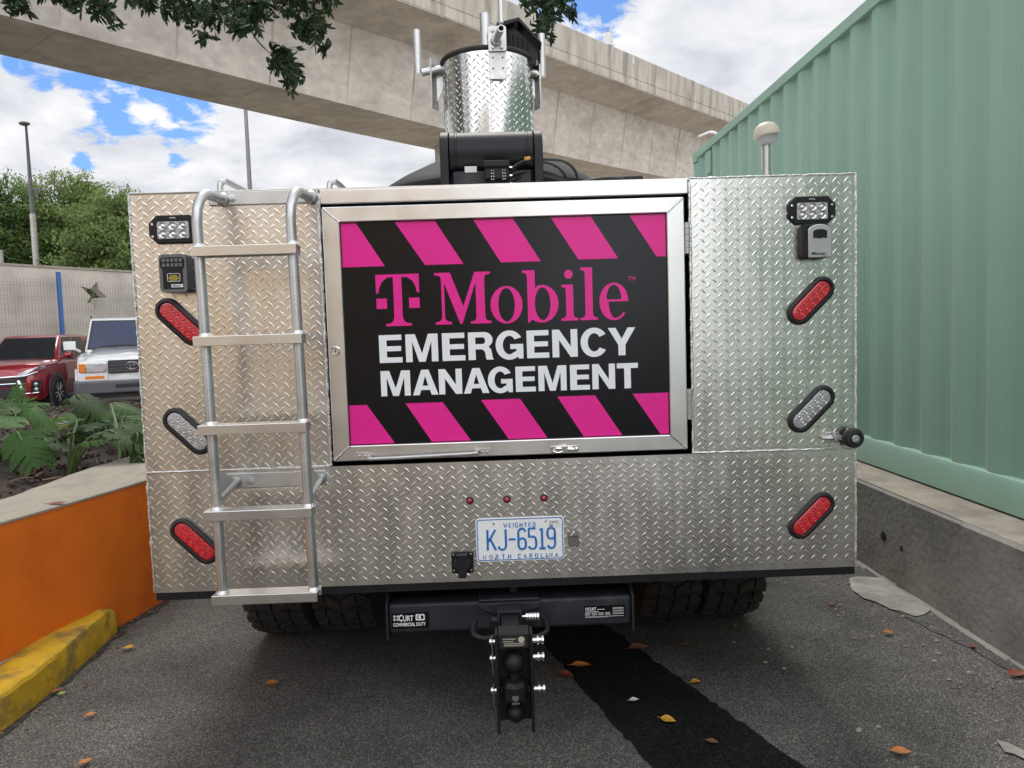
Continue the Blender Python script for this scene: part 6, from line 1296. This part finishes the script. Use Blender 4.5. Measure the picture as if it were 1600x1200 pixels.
bg_tree('leafy tree mostly hidden by the truck body, right of the other trees', gbase(290, 29), hgt(290, 330, 29), 2.3, 2.0, 90, 'leaf_far2', 25, low=.2, spiky=10)

# ================================================================== FALLEN LEAVES
M['leaf_orange'] = mat('orange_leaf', (.42, .15, .03), .6, 0., .25, 60.); M['leaf_yellow'] = mat('yellow_leaf', (.50, .27, .03), .6, 0., .2, 60.); M['leaf_brown'] = mat('brown_leaf', (.16, .07, .035), .7, 0., .3, 60.); M['leaf_red'] = mat('red_leaf', (.20, .05, .03), .65, 0., .3, 60.); M['leaf_green'] = mat('green_leaf', (.20, .26, .03), .6, 0., .2, 60.); M['paper'] = mat('paper_scrap', (.55, .54, .52), .8, 0., .15, 60.)
def fallen(px, py, L, az, m, label, z=0., curl=.3, w=.62, name='fallen_leaf', cat='leaf', grp='fallen leaves'):
    L *= .74
    p = onZ(px, py, z); mb = MB(); rg = random.Random(px*7+py); n = 7; V = []
    for i in range(n+1):
        u = i/n; hw = w*L*.5*math.sin(PI*min(1, u*1.02)**.85)*rg.uniform(.92, 1.08); 
        for v in (-1, -.5, 0, .5, 1): V.append(((u-.5)*L, v*hw, .003+curl*L*(.35*abs(v)**2*hw/(w*L*.5+1e-6)+.5*(u-.5)**2)+rg.uniform(0, .0012)))
    F = [(i*5+q, i*5+q+1, (i+1)*5+q+1, (i+1)*5+q) for i in range(n) for q in range(4)]; mb.add(V, F); mb.tube([(-.5*L, 0, .004+curl*L*.12), (-.66*L, .03*L, .006)], .0012, 4)
    o = mb.build(name, m, smooth=60); o.location = (p.x, p.y, z+.0005 if z else .009); o.rotation_euler = (rg.uniform(.02, .22), rg.uniform(-.08, .08), R(az)); tag(o, label, cat, grp)
fallen(425, 1072, .075, 25, 'leaf_orange', 'orange leaf alone on the open asphalt, between the ladder foot and the photographer')
fallen(142, 1121, .055, 40, 'leaf_orange', 'bright orange leaf on the asphalt nearest the yellow kerb')
fallen(202, 1016, .075, 0, 'leaf_yellow', 'yellow leaf on the asphalt just past the end of the yellow kerb')
fallen(90, 1084, .065, 30, 'leaf_red', 'dull red leaf lying in the angle of the yellow kerb')
fallen(97, 1088, .045, 40, 'leaf_green', 'yellow green leaf touching the dull red one by the kerb')
fallen(134, 1196, .065, 60, 'leaf_orange', 'orange leaf cut by the bottom picture edge at the left')
fallen(998, 1018, .125, 5, 'leaf_brown', 'large curled brown leaf on the right side of the black asphalt strip', curl=.5, w=.5)
fallen(908, 1044, .115, -5, 'leaf_orange', 'long narrow orange leaf on the black asphalt strip near the hitch', w=.42)
fallen(884, 1059, .095, -30, 'leaf_red', 'reddish leaf on the left side of the black asphalt strip')
fallen(1087, 1071, .065, 20, 'leaf_yellow', 'yellow leaf with a raised edge beside the right side of the black strip', curl=.6, w=.55)
fallen(1044, 1130, .080, -30, 'leaf_yellow', 'golden leaf in the middle of the black asphalt strip')
fallen(1113, 1164, .055, -20, 'leaf_brown', 'small tan leaf low on the black asphalt strip', w=.55)
fallen(1073, 1012, .065, 10, 'leaf_brown', 'pale brown leaf on grey asphalt behind the curled brown one')
fallen(1388, 992, .065, 5, 'leaf_orange', 'orange leaf on the asphalt in front of the cement spill')
fallen(1408, 1180, .085, -20, 'leaf_orange', 'orange brown leaf at the bottom right of the asphalt')
fallen(1519, 1013, .055, 60, 'leaf_red', 'dark red leaf in the gutter under the concrete wall')
fallen(1588, 1057, .10, 5, 'leaf_red', 'dark red leaf against the foot of the concrete wall at the right picture edge')
fallen(91, 787, .12, 8, 'leaf_red', 'flat purplish leaf resting on the concrete coping of the planter', z=.692, curl=.05, w=.36)
fallen(991, 1099, .05, 0, 'paper', 'crumpled white paper scrap on the black asphalt strip', name='paper_scrap', cat='litter', grp=None, w=.6, curl=.5)
fallen(1299, 946, .06, 20, 'leaf_brown', 'faded brown leaf left of the cement spill')
